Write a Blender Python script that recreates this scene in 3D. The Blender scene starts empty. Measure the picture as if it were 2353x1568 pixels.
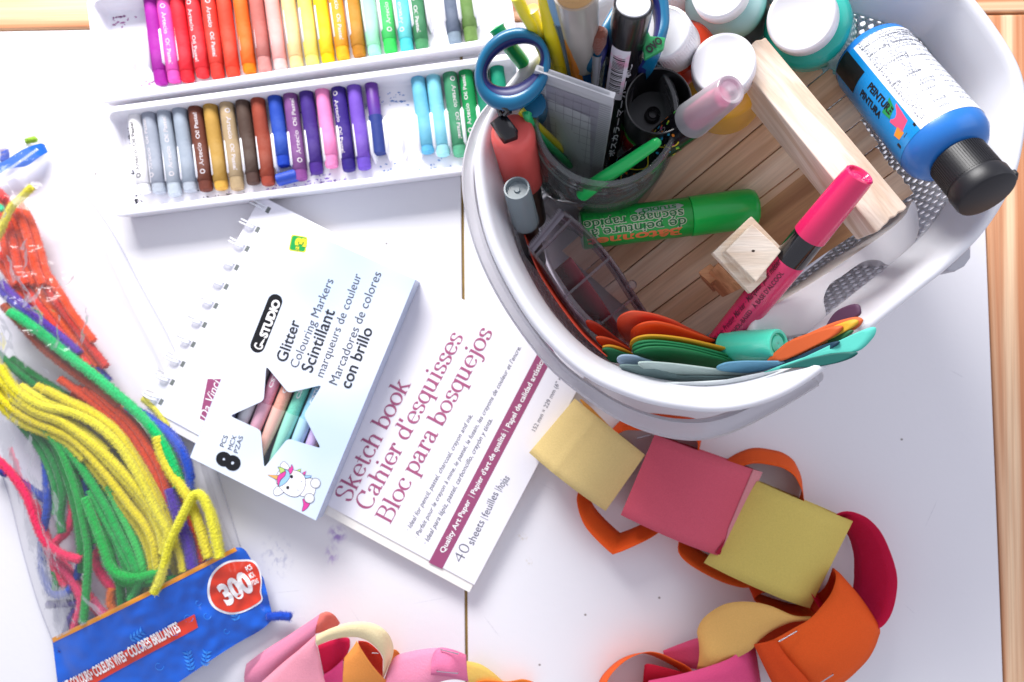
import bpy, bmesh, math, random
from mathutils import Vector, Matrix, noise
from mathutils.geometry import tessellate_polygon
R = math.radians
random.seed(7)
scene = bpy.context.scene
COL = scene.collection
S = 0.001                      # the builders below work in millimetres

# ------------------------------------------------------------------ camera
HC = 480.0                     # camera height over the table, mm
FP = 1776.0                    # focal length in reference pixels (picture 2353 wide)
NAD = (1250 - 1176.5, 840 - 784.0)
_nd = Vector((NAD[0] / FP, -NAD[1] / FP, -1)).normalized()
ROT = _nd.rotation_difference(Vector((0, 0, -1))).to_matrix()
cam_d = bpy.data.cameras.new('camera')
cam = bpy.data.objects.new('camera', cam_d)
COL.objects.link(cam)
cam.matrix_world = Matrix.Translation((0, 0, HC * S)) @ ROT.to_4x4()
cam_d.sensor_width = 36
cam_d.lens = FP / 2353 * 36
cam_d.clip_start = 0.01
cam_d.clip_end = 50
cam_d.dof.use_dof = True
cam_d.dof.focus_distance = 0.375
cam_d.dof.aperture_fstop = 9
scene.camera = cam

# ------------------------------------------------------------------ light
world = bpy.data.worlds.new('World')
scene.world = world
world.use_nodes = True
bg = world.node_tree.nodes['Background']
bg.inputs[0].default_value = (0.85, 0.86, 1.0, 1)
bg.inputs[1].default_value = 0.66

def area_light(name, loc, target, size, power, color):
    d = bpy.data.lights.new(name, 'AREA')
    d.shape = 'RECTANGLE'; d.size = size[0]; d.size_y = size[1]
    d.energy = power; d.color = color
    o = bpy.data.objects.new(name, d); COL.objects.link(o)
    o.location = loc
    o.rotation_euler = (Vector(target) - Vector(loc)).to_track_quat('-Z', 'Y').to_euler()
    return o
area_light('window_light', (-0.30, 0.88, 0.54), (-0.10, 0.0, 0.0), (0.60, 0.34), 21, (1.0, 0.985, 0.97))
area_light('room_light', (0.9, 0.4, 0.9), (0.1, 0, 0), (0.9, 0.9), 3.0, (0.92, 0.95, 1.0))
scene.view_settings.view_transform = 'Standard'
scene.view_settings.look = 'None'
scene.view_settings.exposure = 0.0
scene.view_settings.gamma = 1
scene.view_settings.use_curve_mapping = False
scene.cycles.max_bounces = 12
scene.cycles.transparent_max_bounces = 24
scene.cycles.transmission_bounces = 10
scene.cycles.caustics_refractive = False
scene.cycles.caustics_reflective = False

# ------------------------------------------------------------------ helpers
def W(px, py, z=0.0):
    """the point at height z (mm) seen at reference pixel (px, py)"""
    d = ROT @ Vector(((px - 1176.5) / FP, -(py - 784) / FP, -1))
    t = (HC - z) / -d.z
    return Vector((d.x * t, d.y * t, z))

def lin(h):
    h = h.lstrip('#')
    c = [int(h[i:i + 2], 16) / 255 for i in (0, 2, 4)]
    return tuple(x / 12.92 if x <= .04045 else ((x + .055) / 1.055) ** 2.4 for x in c) + (1,)

MATS = {}
def mat(name, hexc, rough=.5, spec=.5, var=.06, vscale=60, bump=0, bscale=400, metal=0, coat=0,
        trans=0, ior=1.45, alpha=1, sub=0, sheen=0, second=None, blotch=0, bscale2=35):
    """procedural material: base colour with small noise variation, optional bump"""
    if name in MATS: return MATS[name]
    m = bpy.data.materials.new(name); m.use_nodes = True
    nt = m.node_tree; b = nt.nodes['Principled BSDF']
    c = lin(hexc)
    tc = nt.nodes.new('ShaderNodeTexCoord')
    nz = nt.nodes.new('ShaderNodeTexNoise'); nz.inputs['Scale'].default_value = vscale; nz.inputs['Detail'].default_value = 4
    nt.links.new(tc.outputs['Object'], nz.inputs['Vector'])
    mx = nt.nodes.new('ShaderNodeMix'); mx.data_type = 'RGBA'
    a = tuple(max(0, x * (1 - var * 2)) for x in c[:3]) + (1,)
    bb = tuple(min(1, x * (1 + var)) for x in c[:3]) + (1,)
    mx.inputs[6].default_value = a; mx.inputs[7].default_value = bb
    nt.links.new(nz.outputs['Fac'], mx.inputs[0])
    out = mx.outputs[2]
    if second:
        n2 = nt.nodes.new('ShaderNodeTexNoise'); n2.inputs['Scale'].default_value = bscale2; n2.inputs['Detail'].default_value = 6
        nt.links.new(tc.outputs['Object'], n2.inputs['Vector'])
        rp = nt.nodes.new('ShaderNodeMapRange'); rp.inputs[1].default_value = .5 - blotch * .3; rp.inputs[2].default_value = .62
        rp.inputs[3].default_value = 0; rp.inputs[4].default_value = 1
        nt.links.new(n2.outputs['Fac'], rp.inputs[0])
        m2 = nt.nodes.new('ShaderNodeMix'); m2.data_type = 'RGBA'
        nt.links.new(rp.outputs[0], m2.inputs[0]); nt.links.new(out, m2.inputs[6]); m2.inputs[7].default_value = lin(second)
        out = m2.outputs[2]
    nt.links.new(out, b.inputs['Base Color'])
    b.inputs['Roughness'].default_value = rough
    b.inputs['Specular IOR Level'].default_value = spec
    b.inputs['Metallic'].default_value = metal
    b.inputs['Coat Weight'].default_value = coat
    b.inputs['Coat Roughness'].default_value = .15
    b.inputs['Transmission Weight'].default_value = trans
    b.inputs['IOR'].default_value = ior
    b.inputs['Alpha'].default_value = alpha
    b.inputs['Sheen Weight'].default_value = sheen
    if sub:
        b.inputs['Subsurface Weight'].default_value = sub
        b.inputs['Subsurface Radius'].default_value = (1, .8, .7)
        b.inputs['Subsurface Scale'].default_value = .004
    if bump:
        n3 = nt.nodes.new('ShaderNodeTexNoise'); n3.inputs['Scale'].default_value = bscale; n3.inputs['Detail'].default_value = 3
        nt.links.new(tc.outputs['Object'], n3.inputs['Vector'])
        bp = nt.nodes.new('ShaderNodeBump'); bp.inputs['Strength'].default_value = bump; bp.inputs['Distance'].default_value = .0006
        nt.links.new(n3.outputs['Fac'], bp.inputs['Height']); nt.links.new(bp.outputs[0], b.inputs['Normal'])
    MATS[name] = m
    return m

def wood(name, c1, c2, scale=1.0, rough=.7, stretch=.06, angle=0):
    """pine with grain running along the object's X axis"""
    if name in MATS: return MATS[name]
    m = bpy.data.materials.new(name); m.use_nodes = True
    nt = m.node_tree; b = nt.nodes['Principled BSDF']
    tc = nt.nodes.new('ShaderNodeTexCoord')
    m0 = nt.nodes.new('ShaderNodeMapping'); m0.inputs['Rotation'].default_value = (0, 0, -angle)
    mp = nt.nodes.new('ShaderNodeMapping'); mp.inputs['Scale'].default_value = (stretch, 1, 1)
    nt.links.new(tc.outputs['Object'], m0.inputs[0]); nt.links.new(m0.outputs[0], mp.inputs[0])
    n1 = nt.nodes.new('ShaderNodeTexNoise'); n1.inputs['Scale'].default_value = 110 * scale; n1.inputs['Detail'].default_value = 3; n1.inputs['Distortion'].default_value = .6
    n2 = nt.nodes.new('ShaderNodeTexNoise'); n2.inputs['Scale'].default_value = 900 * scale; n2.inputs['Detail'].default_value = 4
    nt.links.new(mp.outputs[0], n1.inputs[0]); nt.links.new(mp.outputs[0], n2.inputs[0])
    rp = nt.nodes.new('ShaderNodeValToRGB'); rp.color_ramp.elements[0].position = .38; rp.color_ramp.elements[1].position = .62
    rp.color_ramp.elements[0].color = lin(c1); rp.color_ramp.elements[1].color = lin(c2)
    nt.links.new(n1.outputs['Fac'], rp.inputs[0])
    mx = nt.nodes.new('ShaderNodeMix'); mx.data_type = 'RGBA'; mx.blend_type = 'MULTIPLY'; mx.inputs[0].default_value = .35
    nt.links.new(rp.outputs[0], mx.inputs[6]); nt.links.new(n2.outputs['Fac'], mx.inputs[7])
    hs = nt.nodes.new('ShaderNodeHueSaturation'); hs.inputs['Value'].default_value = 1.18
    nt.links.new(mx.outputs[2], hs.inputs['Color'])
    nt.links.new(hs.outputs[0], b.inputs['Base Color'])
    b.inputs['Roughness'].default_value = rough
    bp = nt.nodes.new('ShaderNodeBump'); bp.inputs['Strength'].default_value = .35; bp.inputs['Distance'].default_value = .0005
    nt.links.new(n2.outputs['Fac'], bp.inputs['Height']); nt.links.new(bp.outputs[0], b.inputs['Normal'])
    MATS[name] = m
    return m

def film(name, tint='#ffffff', gloss=.35, rough=.08, bump=.6, bscale=60, haze=.04, dist=.004, refl=.75):
    """thin clear plastic: see-through with fresnel gloss and a little haze"""
    if name in MATS: return MATS[name]
    m = bpy.data.materials.new(name); m.use_nodes = True
    nt = m.node_tree; nt.nodes.remove(nt.nodes['Principled BSDF'])
    out = nt.nodes['Material Output']
    tr = nt.nodes.new('ShaderNodeBsdfTransparent'); tr.inputs[0].default_value = lin(tint)
    gl = nt.nodes.new('ShaderNodeBsdfGlossy'); gl.inputs['Roughness'].default_value = rough
    df = nt.nodes.new('ShaderNodeBsdfDiffuse'); df.inputs[0].default_value = (.8, .82, .86, 1)
    lw = nt.nodes.new('ShaderNodeLayerWeight'); lw.inputs[0].default_value = gloss
    mr = nt.nodes.new('ShaderNodeMapRange'); mr.inputs[3].default_value = .012; mr.inputs[4].default_value = refl
    m1 = nt.nodes.new('ShaderNodeMixShader'); m2 = nt.nodes.new('ShaderNodeMixShader'); m2.inputs[0].default_value = haze
    nt.links.new(lw.outputs['Fresnel'], mr.inputs[0]); nt.links.new(mr.outputs[0], m1.inputs[0])
    nt.links.new(tr.outputs[0], m1.inputs[1]); nt.links.new(gl.outputs[0], m1.inputs[2])
    nt.links.new(m1.outputs[0], m2.inputs[1]); nt.links.new(df.outputs[0], m2.inputs[2])
    nt.links.new(m2.outputs[0], out.inputs[0])
    if bump:
        tc = nt.nodes.new('ShaderNodeTexCoord'); n = nt.nodes.new('ShaderNodeTexNoise')
        n.inputs['Scale'].default_value = bscale; n.inputs['Detail'].default_value = 5; n.inputs['Distortion'].default_value = 1.2
        bp = nt.nodes.new('ShaderNodeBump'); bp.inputs['Strength'].default_value = bump; bp.inputs['Distance'].default_value = dist
        nt.links.new(tc.outputs['Object'], n.inputs[0]); nt.links.new(n.outputs['Fac'], bp.inputs['Height'])
        for s in (gl, lw): nt.links.new(bp.outputs[0], s.inputs['Normal'])
    MATS[name] = m
    return m

# ---- objects
def thing(name, label, cat, M=None, group=None):
    o = bpy.data.objects.new(name, None); COL.objects.link(o)
    o.empty_display_size = .01
    M = M if M is not None else Matrix.Identity(4)
    if isinstance(M, Vector): M = Matrix.Translation(M)
    T = M.copy(); T.translation = M.translation * S
    o.matrix_world = T
    o['label'] = label; o['category'] = cat
    if group: o['group'] = group
    MM[o.name] = M
    return o
MM = {}
def frame_of(o):
    return MM[o.name]

def build_mesh(name, geo, m, inv=None, smooth=True, angle=35):
    vs, fs = geo
    me = bpy.data.meshes.new(name)
    if inv is not None: vs = [inv @ Vector(v) for v in vs]
    me.from_pydata([tuple(x * S for x in v) for v in vs], [], [tuple(f) for f in fs])
    me.validate(); me.update()
    if smooth:
        me.polygons.foreach_set('use_smooth', [True] * len(me.polygons))
        me.set_sharp_from_angle(angle=R(angle))
    me.materials.append(m)
    return me

def fix_normals(me):
    bm = bmesh.new(); bm.from_mesh(me)
    bmesh.ops.recalc_face_normals(bm, faces=bm.faces)
    bm.to_mesh(me); bm.free()

def part(name, geo, m, parent, local=False, smooth=True, solid=0, bevel=0, label=None, angle=35, kind=None, off=0, fix=False):
    """one mesh part under its thing (or under another part)"""
    M = frame_of(parent)
    me = build_mesh(name, geo, m, None if local else M.inverted(), smooth, angle)
    if fix or bevel: fix_normals(me)
    o = bpy.data.objects.new(name, me); COL.objects.link(o)
    o.parent = parent
    MM[o.name] = M
    mods(o, solid, bevel, off)
    if label: o['label'] = label
    if kind: o['kind'] = kind
    return o

def mods(o, solid, bevel, off=0):
    if solid:
        md = o.modifiers.new('solid', 'SOLIDIFY'); md.thickness = abs(solid) * S; md.offset = off
    if bevel:
        md = o.modifiers.new('bevel', 'BEVEL'); md.width = bevel * S; md.segments = 3; md.limit_method = 'ANGLE'; md.angle_limit = R(40)
        md.harden_normals = False

def single(name, geo, m, label, cat, group=None, M=None, local=False, smooth=True, solid=0, bevel=0, angle=35, kind=None, fix=False):
    """a thing that is one mesh"""
    if M is None:
        vs = geo[0]; n = len(vs)
        c = Vector((sum(v[0] for v in vs) / n, sum(v[1] for v in vs) / n, min(v[2] for v in vs)))
        M = Matrix.Translation(c)
    me = build_mesh(name, geo, m, None if local else M.inverted(), smooth, angle)
    if fix or bevel: fix_normals(me)
    o = bpy.data.objects.new(name, me); COL.objects.link(o)
    T = M.copy(); T.translation = M.translation * S
    o.matrix_world = T
    MM[o.name] = M
    mods(o, solid, bevel)
    if label: o['label'] = label
    if cat: o['category'] = cat
    if group: o['group'] = group
    if kind: o['kind'] = kind
    return o

def frame(p0, p1, up=None):
    """matrix at p0 with Z towards p1; X as close to `up` as possible"""
    z = (p1 - p0).normalized()
    u = Vector(up) if up is not None else Vector((0, 0, 1))
    x = (u - z * u.dot(z))
    if x.length < 1e-4: x = Vector((1, 0, 0)) - z * z.x
    x.normalize(); y = z.cross(x)
    M = Matrix((x, y, z)).transposed().to_4x4(); M.translation = p0
    return M

# ---- geometry
def join(*gs):
    vs, fs = [], []
    for g in gs:
        n = len(vs); vs += [Vector(v) for v in g[0]]; fs += [tuple(i + n for i in f) for f in g[1]]
    return vs, fs

def xf(geo, M):
    return [M @ Vector(v) for v in geo[0]], geo[1]

def lathe(prof, n=40, a0=0, a1=360, ry=1.0, capstart=False, capend=False):
    """profile [(z, r)] revolved about Z"""
    full = abs(a1 - a0) >= 359.9
    cols = n if full else n + 1
    vs, fs = [], []
    for z, r in prof:
        for i in range(cols):
            a = R(a0 + (a1 - a0) * i / n)
            vs.append(Vector((r * math.cos(a), r * ry * math.sin(a), z)))
    for j in range(len(prof) - 1):
        for i in range(n):
            i2 = (i + 1) % cols
            fs.append((j * cols + i, j * cols + i2, (j + 1) * cols + i2, (j + 1) * cols + i))
    if capstart: fs.append(tuple(reversed(range(cols))))
    if capend: fs.append(tuple((len(prof) - 1) * cols + i for i in range(cols)))
    return vs, fs

def spline(pts, per=8, closed=False):
    """Catmull-Rom through points"""
    P = [Vector(p) for p in pts]; n = len(P); out = []
    seg = n if closed else n - 1
    for i in range(seg):
        if closed: a, b, c, d = P[i - 1], P[i], P[(i + 1) % n], P[(i + 2) % n]
        else: a, b, c, d = P[max(i - 1, 0)], P[i], P[i + 1], P[min(i + 2, n - 1)]
        for k in range(per):
            t = k / per
            out.append(.5 * ((2 * b) + (c - a) * t + (2 * a - 5 * b + 4 * c - d) * t * t + (3 * b - a - 3 * c + d) * t ** 3))
    if not closed: out.append(P[-1])
    return out

def resample(pts, n, closed=False):
    P = list(pts) + ([pts[0]] if closed else [])
    L = [0]
    for i in range(1, len(P)): L.append(L[-1] + (P[i] - P[i - 1]).length)
    out = []; j = 0
    m = n if closed else n - 1
    for k in range(n):
        d = L[-1] * k / m
        while j < len(L) - 2 and L[j + 1] < d: j += 1
        t = (d - L[j]) / max(1e-9, L[j + 1] - L[j])
        out.append(P[j].lerp(P[j + 1], min(1, t)))
    return out

def tube(path, r, n=12, caps=True, rfun=None):
    P = [Vector(p) for p in path]
    vs, fs = [], []
    t = (P[1] - P[0]).normalized()
    x = t.orthogonal().normalized()
    for i, p in enumerate(P):
        t2 = (P[min(i + 1, len(P) - 1)] - P[max(i - 1, 0)]).normalized()
        x = (x - t2 * x.dot(t2)).normalized(); y = t2.cross(x)
        rr = rfun(i / (len(P) - 1)) if rfun else r
        for k in range(n):
            a = 2 * math.pi * k / n
            vs.append(p + x * rr * math.cos(a) + y * rr * math.sin(a))
    for i in range(len(P) - 1):
        for k in range(n):
            k2 = (k + 1) % n
            fs.append((i * n + k, i * n + k2, (i + 1) * n + k2, (i + 1) * n + k))
    if caps:
        fs.append(tuple(reversed(range(n)))); fs.append(tuple((len(P) - 1) * n + k for k in range(n)))
    return vs, fs

def loft(A, B, closed=False, steps=1):
    """surface between two edge curves of equal length"""
    n = len(A); vs, fs = [], []
    for s in range(steps + 1):
        for a, b in zip(A, B): vs.append(Vector(a).lerp(Vector(b), s / steps))
    for s in range(steps):
        for i in range(n if closed else n - 1):
            i2 = (i + 1) % n
            fs.append((s * n + i, s * n + i2, (s + 1) * n + i2, (s + 1) * n + i))
    return vs, fs

def rows(L, closed=False):
    """surface through a list of equal-length curves"""
    n = len(L[0]); vs = [Vector(p) for r in L for p in r]; fs = []
    for s in range(len(L) - 1):
        for i in range(n if closed else n - 1):
            i2 = (i + 1) % n
            fs.append((s * n + i, s * n + i2, (s + 1) * n + i2, (s + 1) * n + i))
    return vs, fs

def box(a, b):
    x0, y0, z0 = a; x1, y1, z1 = b
    vs = [Vector(v) for v in ((x0, y0, z0), (x1, y0, z0), (x1, y1, z0), (x0, y1, z0), (x0, y0, z1), (x1, y0, z1), (x1, y1, z1), (x0, y1, z1))]
    return vs, [(3, 2, 1, 0), (4, 5, 6, 7), (0, 1, 5, 4), (1, 2, 6, 5), (2, 3, 7, 6), (3, 0, 4, 7)]

def prism(top, bot):
    """solid between two equal outlines"""
    n = len(top); vs = [Vector(v) for v in top] + [Vector(v) for v in bot]
    fs = [tuple(range(n)), tuple(reversed(range(n, 2 * n)))]
    for i in range(n):
        j = (i + 1) % n; fs.append((j, i, n + i, n + j))
    return vs, fs

def slab(px, z, th, smooth=0, tilt=None):
    """plate traced at height z; z may be a function of (px, py); thickness th downwards"""
    pts = [Vector((p[0], p[1], 0)) for p in px]
    if smooth: pts = spline(pts, smooth, True)
    zf = z if callable(z) else (lambda x, y: z)
    top = [W(p.x, p.y, zf(p.x, p.y)) for p in pts]
    return prism(top, [t - Vector((0, 0, th)) for t in top])

def sheet(loops, fn):
    """flat tessellated face of one outer loop and holes, each point mapped by fn(x, y)"""
    L = [[Vector((p[0], p[1], 0)) for p in l] for l in loops]
    tris = tessellate_polygon(L)
    flat = [p for l in L for p in l]
    return [fn(p.x, p.y) for p in flat], [tuple(t) for t in tris]

_tc = {}
def text_geo(s, bold=0, shear=0, res=4):
    k = (s, bold, shear)
    if k in _tc: return _tc[k]
    cu = bpy.data.curves.new('lettering_curve', 'FONT'); cu.body = s; cu.size = 1; cu.offset = bold; cu.shear = shear
    cu.resolution_u = res
    o = bpy.data.objects.new('lettering_curve', cu); COL.objects.link(o)
    dg = bpy.context.evaluated_depsgraph_get(); dg.update()
    me = bpy.data.meshes.new_from_object(o.evaluated_get(dg))
    vs = [v.co.copy() for v in me.vertices]; fs = [tuple(p.vertices) for p in me.polygons]
    bpy.data.meshes.remove(me); bpy.data.objects.remove(o); bpy.data.curves.remove(cu)
    x0 = min(v.x for v in vs); vs = [Vector((v.x - x0, v.y, 0)) for v in vs]
    w = max(v.x for v in vs)
    _tc[k] = (vs, fs, w)
    return _tc[k]

def text_on(s, p0, p1, zf, h=None, bold=0, shear=0, lift=.15, geo=None):
    """lettering whose baseline runs from pixel p0 to pixel p1, laid on height zf; h = em height in px"""
    vs, fs, w = geo or text_geo(s, bold, shear)
    d = Vector((p1[0] - p0[0], p1[1] - p0[1])); k = d.length / w; u = d.normalized(); v = Vector((u.y, -u.x))
    hh = h if h else k
    z = zf if callable(zf) else (lambda x, y: zf)
    out = []
    for q in vs:
        x = p0[0] + u.x * q.x * k + v.x * q.y * hh; y = p0[1] + u.y * q.x * k + v.y * q.y * hh
        out.append(W(x, y, z(x, y) + lift + q.z))
    return out, fs

# ---- a high contrast serif drawn with strokes (for the book title)
def _arc(cx, cy, rx, ry, a0, a1, n=20):
    return [(cx + rx * math.cos(R(a0 + (a1 - a0) * i / n)), cy + ry * math.sin(R(a0 + (a1 - a0) * i / n))) for i in range(n + 1)]
def _sp(*p): return [(v.x, v.y) for v in spline([(a, b, 0) for a, b in p], 6)]
def _sf(x, y, w=.2): return ('s', [(x - w, y), (x + w, y)])
GL = {
 'o': (1.0, [_arc(.5, .5, .40, .47, 90, 450)]),
 'e': (.92, [_arc(.48, .5, .38, .47, 0, 325, 26), [(.1, .5), (.86, .5)]]),
 'c': (.88, [_arc(.5, .5, .40, .47, 48, 322, 26), _arc(.74, .78, .05, .06, 0, 360, 8)]),
 'a': (.95, [_sp((.16, .72), (.22, .92), (.42, .97), (.62, .86), (.64, .6), (.64, .2), (.72, .03), (.88, .08)), _sp((.63, .58), (.3, .48), (.12, .28), (.2, .06), (.4, .04), (.63, .22))]),
 'b': (1.0, [[(.18, 1.5), (.18, .02)], _arc(.52, .5, .36, .47, 160, -150, 24), _sf(.08, 1.5, .12)]),
 'd': (1.02, [[(.8, 1.5), (.8, .02)], _arc(.46, .5, .36, .47, 20, 330, 24), _sf(.7, 1.5, .12), _sf(.9, .02, .12)]),
 'p': (1.02, [[(.2, 1.0), (.2, -.45)], _arc(.54, .5, .36, .47, 160, -150, 24), _sf(.1, .98, .12), _sf(.2, -.45)]),
 'q': (1.0, [[(.8, 1.0), (.8, -.45)], _arc(.46, .5, .36, .47, 20, 330, 24), _sf(.8, -.45)]),
 'h': (1.08, [[(.2, 1.5), (.2, 0)], _sp((.2, .7), (.38, .92), (.6, .97), (.8, .8), (.8, .5), (.8, 0)), _sf(.1, 1.5, .12), _sf(.2, 0), _sf(.8, 0)]),
 'k': (1.04, [[(.2, 1.5), (.2, 0)], [(.2, .4), (.75, .98)], [(.42, .62), (.86, .0)], _sf(.1, 1.5, .12), _sf(.2, 0), _sf(.82, 0), _sf(.72, .98)]),
 'i': (.5, [[(.25, 1.0), (.25, 0)], _arc(.24, 1.36, .06, .06, 0, 360, 10), _sf(.16, .98, .12), _sf(.25, 0)]),
 'j': (.5, [_sp((.3, 1.0), (.3, .3), (.28, -.2), (.12, -.42), (-.06, -.34)), _arc(.29, 1.36, .06, .06, 0, 360, 10), _sf(.2, .98, .12)]),
 'l': (.5, [[(.25, 1.5), (.25, 0)], _sf(.15, 1.5, .12), _sf(.25, 0)]),
 'r': (.74, [[(.22, 1.0), (.22, 0)], _sp((.22, .62), (.34, .88), (.5, .98), (.64, .9)), _arc(.62, .84, .05, .06, 0, 360, 8), _sf(.12, .98, .12), _sf(.22, 0)]),
 's': (.78, [_sp((.66, .74), (.58, .92), (.38, .98), (.17, .86), (.2, .62), (.42, .5), (.63, .38), (.64, .14), (.42, .02), (.2, .06), (.12, .28))]),
 't': (.66, [_sp((.3, 1.32), (.3, .8), (.3, .3), (.34, .06), (.48, .03), (.62, .14)), _sf(.3, .98, .28)]),
 'u': (1.08, [_sp((.2, 1.0), (.2, .5), (.22, .14), (.42, .02), (.66, .12), (.8, .35)), [(.8, 1.0), (.8, 0)], _sf(.1, .98, .12), _sf(.7, .98, .12), _sf(.9, .02, .12)]),
 "'": (.32, [[(.16, 1.5), (.16, 1.12)]]),
 ' ': (.5, []),
 'S': (1.08, [_sp((.86, 1.1), (.74, 1.4), (.46, 1.47), (.18, 1.3), (.2, .98), (.5, .78), (.84, .56), (.9, .22), (.6, 0), (.3, .02), (.12, .4)), [(.88, 1.45), (.88, 1.0)][:0] or _sf(.86, 1.1, .02)]),
 'C': (1.3, [_arc(.7, .73, .56, .74, 42, 318, 30), [(1.14, 1.42), (1.14, 1.02)]]),
 'B': (1.28, [[(.3, 1.45), (.3, 0)], _sp((.3, 1.44), (.7, 1.44), (.98, 1.3), (.98, .96), (.74, .79), (.3, .78)), _sp((.5, .78), (.9, .76), (1.14, .55), (1.12, .2), (.86, .01), (.3, .01)), _sf(.24, 1.45, .16), _sf(.24, 0, .16)]),
}
def serif_geo(s, thick=.2, thin=.055):
    vs, fs = [], []; x = 0; step = 0
    for ch in s:
        adv, strokes = GL[ch]
        for st in strokes:
            ser = isinstance(st, tuple)
            if ser: st = st[1]
            if len(st) < 2: continue
            step += 1; zz = (step % 9) * .02
            P = [Vector((a, b)) for a, b in st]; base = len(vs)
            dot = len(st) in (9, 11) and (P[0] - P[-1]).length < 1e-3
            for i, p in enumerate(P):
                t = (P[min(i + 1, len(P) - 1)] - P[max(i - 1, 0)])
                if t.length < 1e-6: t = Vector((1, 0))
                t.normalize(); n = Vector((-t.y, t.x))
                w = thin if ser else thin + (thick - thin) * abs(t.y) ** 1.3
                if dot: w = .13
                for sgn in (1, -1):
                    q = p + n * w * .5 * sgn
                    vs.append(Vector((q.x + x, q.y, zz)))
            for i in range(len(P) - 1):
                fs.append((base + 2 * i, base + 2 * i + 1, base + 2 * i + 3, base + 2 * i + 2))
        x += adv
    x0 = min(v.x for v in vs)
    vs = [Vector((v.x - x0, v.y, v.z)) for v in vs]
    return vs, fs, max(v.x for v in vs)

def cyl_text(s, z0, length, r, ang, size, bold=0, flip=False, shear=0, lift=.08, squash=1):
    """lettering wrapped on a cylinder about Z: starts at z0, runs `length` along +Z, centred at angle ang"""
    vs, fs, w = text_geo(s, bold, shear)
    k = length / w
    out = []
    for q in vs:
        zz = z0 + q.x * k; t = -(q.y - .35) * size
        if flip: zz = z0 + length - q.x * k; t = -t
        a = R(ang) + t / r
        out.append(Vector(((r + lift) * math.cos(a), (r + lift) * math.sin(a), zz)))
    return out, fs
# ------------------------------------------------------------------ table
def panel_material():
    m = mat('white_lacquer', '#e6e5ea', rough=.34, var=.03, vscale=5, bump=.12, bscale=260)
    nt = m.node_tree; b = nt.nodes['Principled BSDF']
    src = b.inputs['Base Color'].links[0].from_socket
    tc = nt.nodes.new('ShaderNodeNewGeometry')
    def stain(src, c, sx, sy, ang, col, strength, nscale, thr):
        p = W(*c) * S
        mp = nt.nodes.new('ShaderNodeMapping'); mp.vector_type = 'TEXTURE'
        mp.inputs['Location'].default_value = p; mp.inputs['Rotation'].default_value = (0, 0, ang)
        mp.inputs['Scale'].default_value = (sx * S, sy * S, 1)
        nt.links.new(tc.outputs['Position'], mp.inputs[0])
        ln = nt.nodes.new('ShaderNodeVectorMath'); ln.operation = 'LENGTH'; nt.links.new(mp.outputs[0], ln.inputs[0])
        nz = nt.nodes.new('ShaderNodeTexNoise'); nz.inputs['Scale'].default_value = nscale; nz.inputs['Detail'].default_value = 5
        nt.links.new(mp.outputs[0], nz.inputs[0])
        fall = nt.nodes.new('ShaderNodeMapRange'); fall.inputs[1].default_value = .35; fall.inputs[2].default_value = 1; fall.inputs[3].default_value = 1; fall.inputs[4].default_value = 0
        nt.links.new(ln.outputs['Value'], fall.inputs[0])
        nn = nt.nodes.new('ShaderNodeMapRange'); nn.inputs[1].default_value = thr; nn.inputs[2].default_value = thr + .18
        nt.links.new(nz.outputs['Fac'], nn.inputs[0])
        mu = nt.nodes.new('ShaderNodeMath'); mu.operation = 'MULTIPLY'; nt.links.new(fall.outputs[0], mu.inputs[0]); nt.links.new(nn.outputs[0], mu.inputs[1])
        m2 = nt.nodes.new('ShaderNodeMath'); m2.operation = 'MULTIPLY'; m2.inputs[1].default_value = strength; nt.links.new(mu.outputs[0], m2.inputs[0])
        mx = nt.nodes.new('ShaderNodeMix'); mx.data_type = 'RGBA'; nt.links.new(m2.outputs[0], mx.inputs[0]); nt.links.new(src, mx.inputs[6]); mx.inputs[7].default_value = lin(col)
        return mx.outputs[2]
    src = stain(src, (775, 1228), 7, 7, 0, '#8a62b8', .8, 1.3, .42)
    src = stain(src, (762, 1275), 5, 8, 0, '#a98ccc', .7, 1.5, .45)
    src = stain(src, (635, 1280), 12, 16, 0, '#8c90b8', .55, 3.2, .5)
    src = stain(src, (1200, 1235), 4, 4, 0, '#b09a6a', .5, 2, .5)
    src = stain(src, (1215, 1292), 3, 4, 0, '#b09a6a', .4, 2, .5)
    for c in ((300, 480), (560, 700), (1010, 620), (820, 1420), (1130, 1440), (1700, 1290), (2140, 1180), (2200, 860), (1260, 1120), (990, 1380), (660, 1360), (2090, 1400)):
        src = stain(src, c, random.uniform(5, 16), random.uniform(.25, .6), random.uniform(-1.2, 1.2), '#9a98a8', .45, 3, .42)
    for c in ((1345, 1413), (2072, 1010), (1515, 1374), (888, 560), (220, 400), (1240, 1528)):
        src = stain(src, c, 1.0, .9, 0, '#5a4a3a', .9, .1, .3)
    nt.links.new(src, b.inputs['Base Color'])
    return m
table = thing('craft_table', 'white panelled table with a pine frame, under all the craft supplies', 'table', Vector((0, 0, -18)))
m_panel = panel_material()
sl, sr = W(1062, 400), W(1072, 1530)
def seam_x(y):
    t = (y - sl.y) / (sr.y - sl.y); return sl.x + (sr.x - sl.x) * t
er0, er1 = W(2265, 530), W(2305, 1568)
def edge_x(y):
    t = (y - er0.y) / (er1.y - er0.y); return er0.x + (er1.x - er0.x) * t
yt = W(1176, 52).y
yb = -420
def panel(xa, xb, name='panel'):
    q = [Vector((xa(yt), yt, 0)), Vector((xa(yb), yb, 0)), Vector((xb(yb), yb, 0)), Vector((xb(yt), yt, 0))]
    part(name, prism(q, [v - Vector((0, 0, 18)) for v in q]), m_panel, table, smooth=False, bevel=.5)
panel(lambda y: -480, lambda y: seam_x(y) - .9)
panel(lambda y: seam_x(y) + .9, lambda y: edge_x(y))
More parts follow.
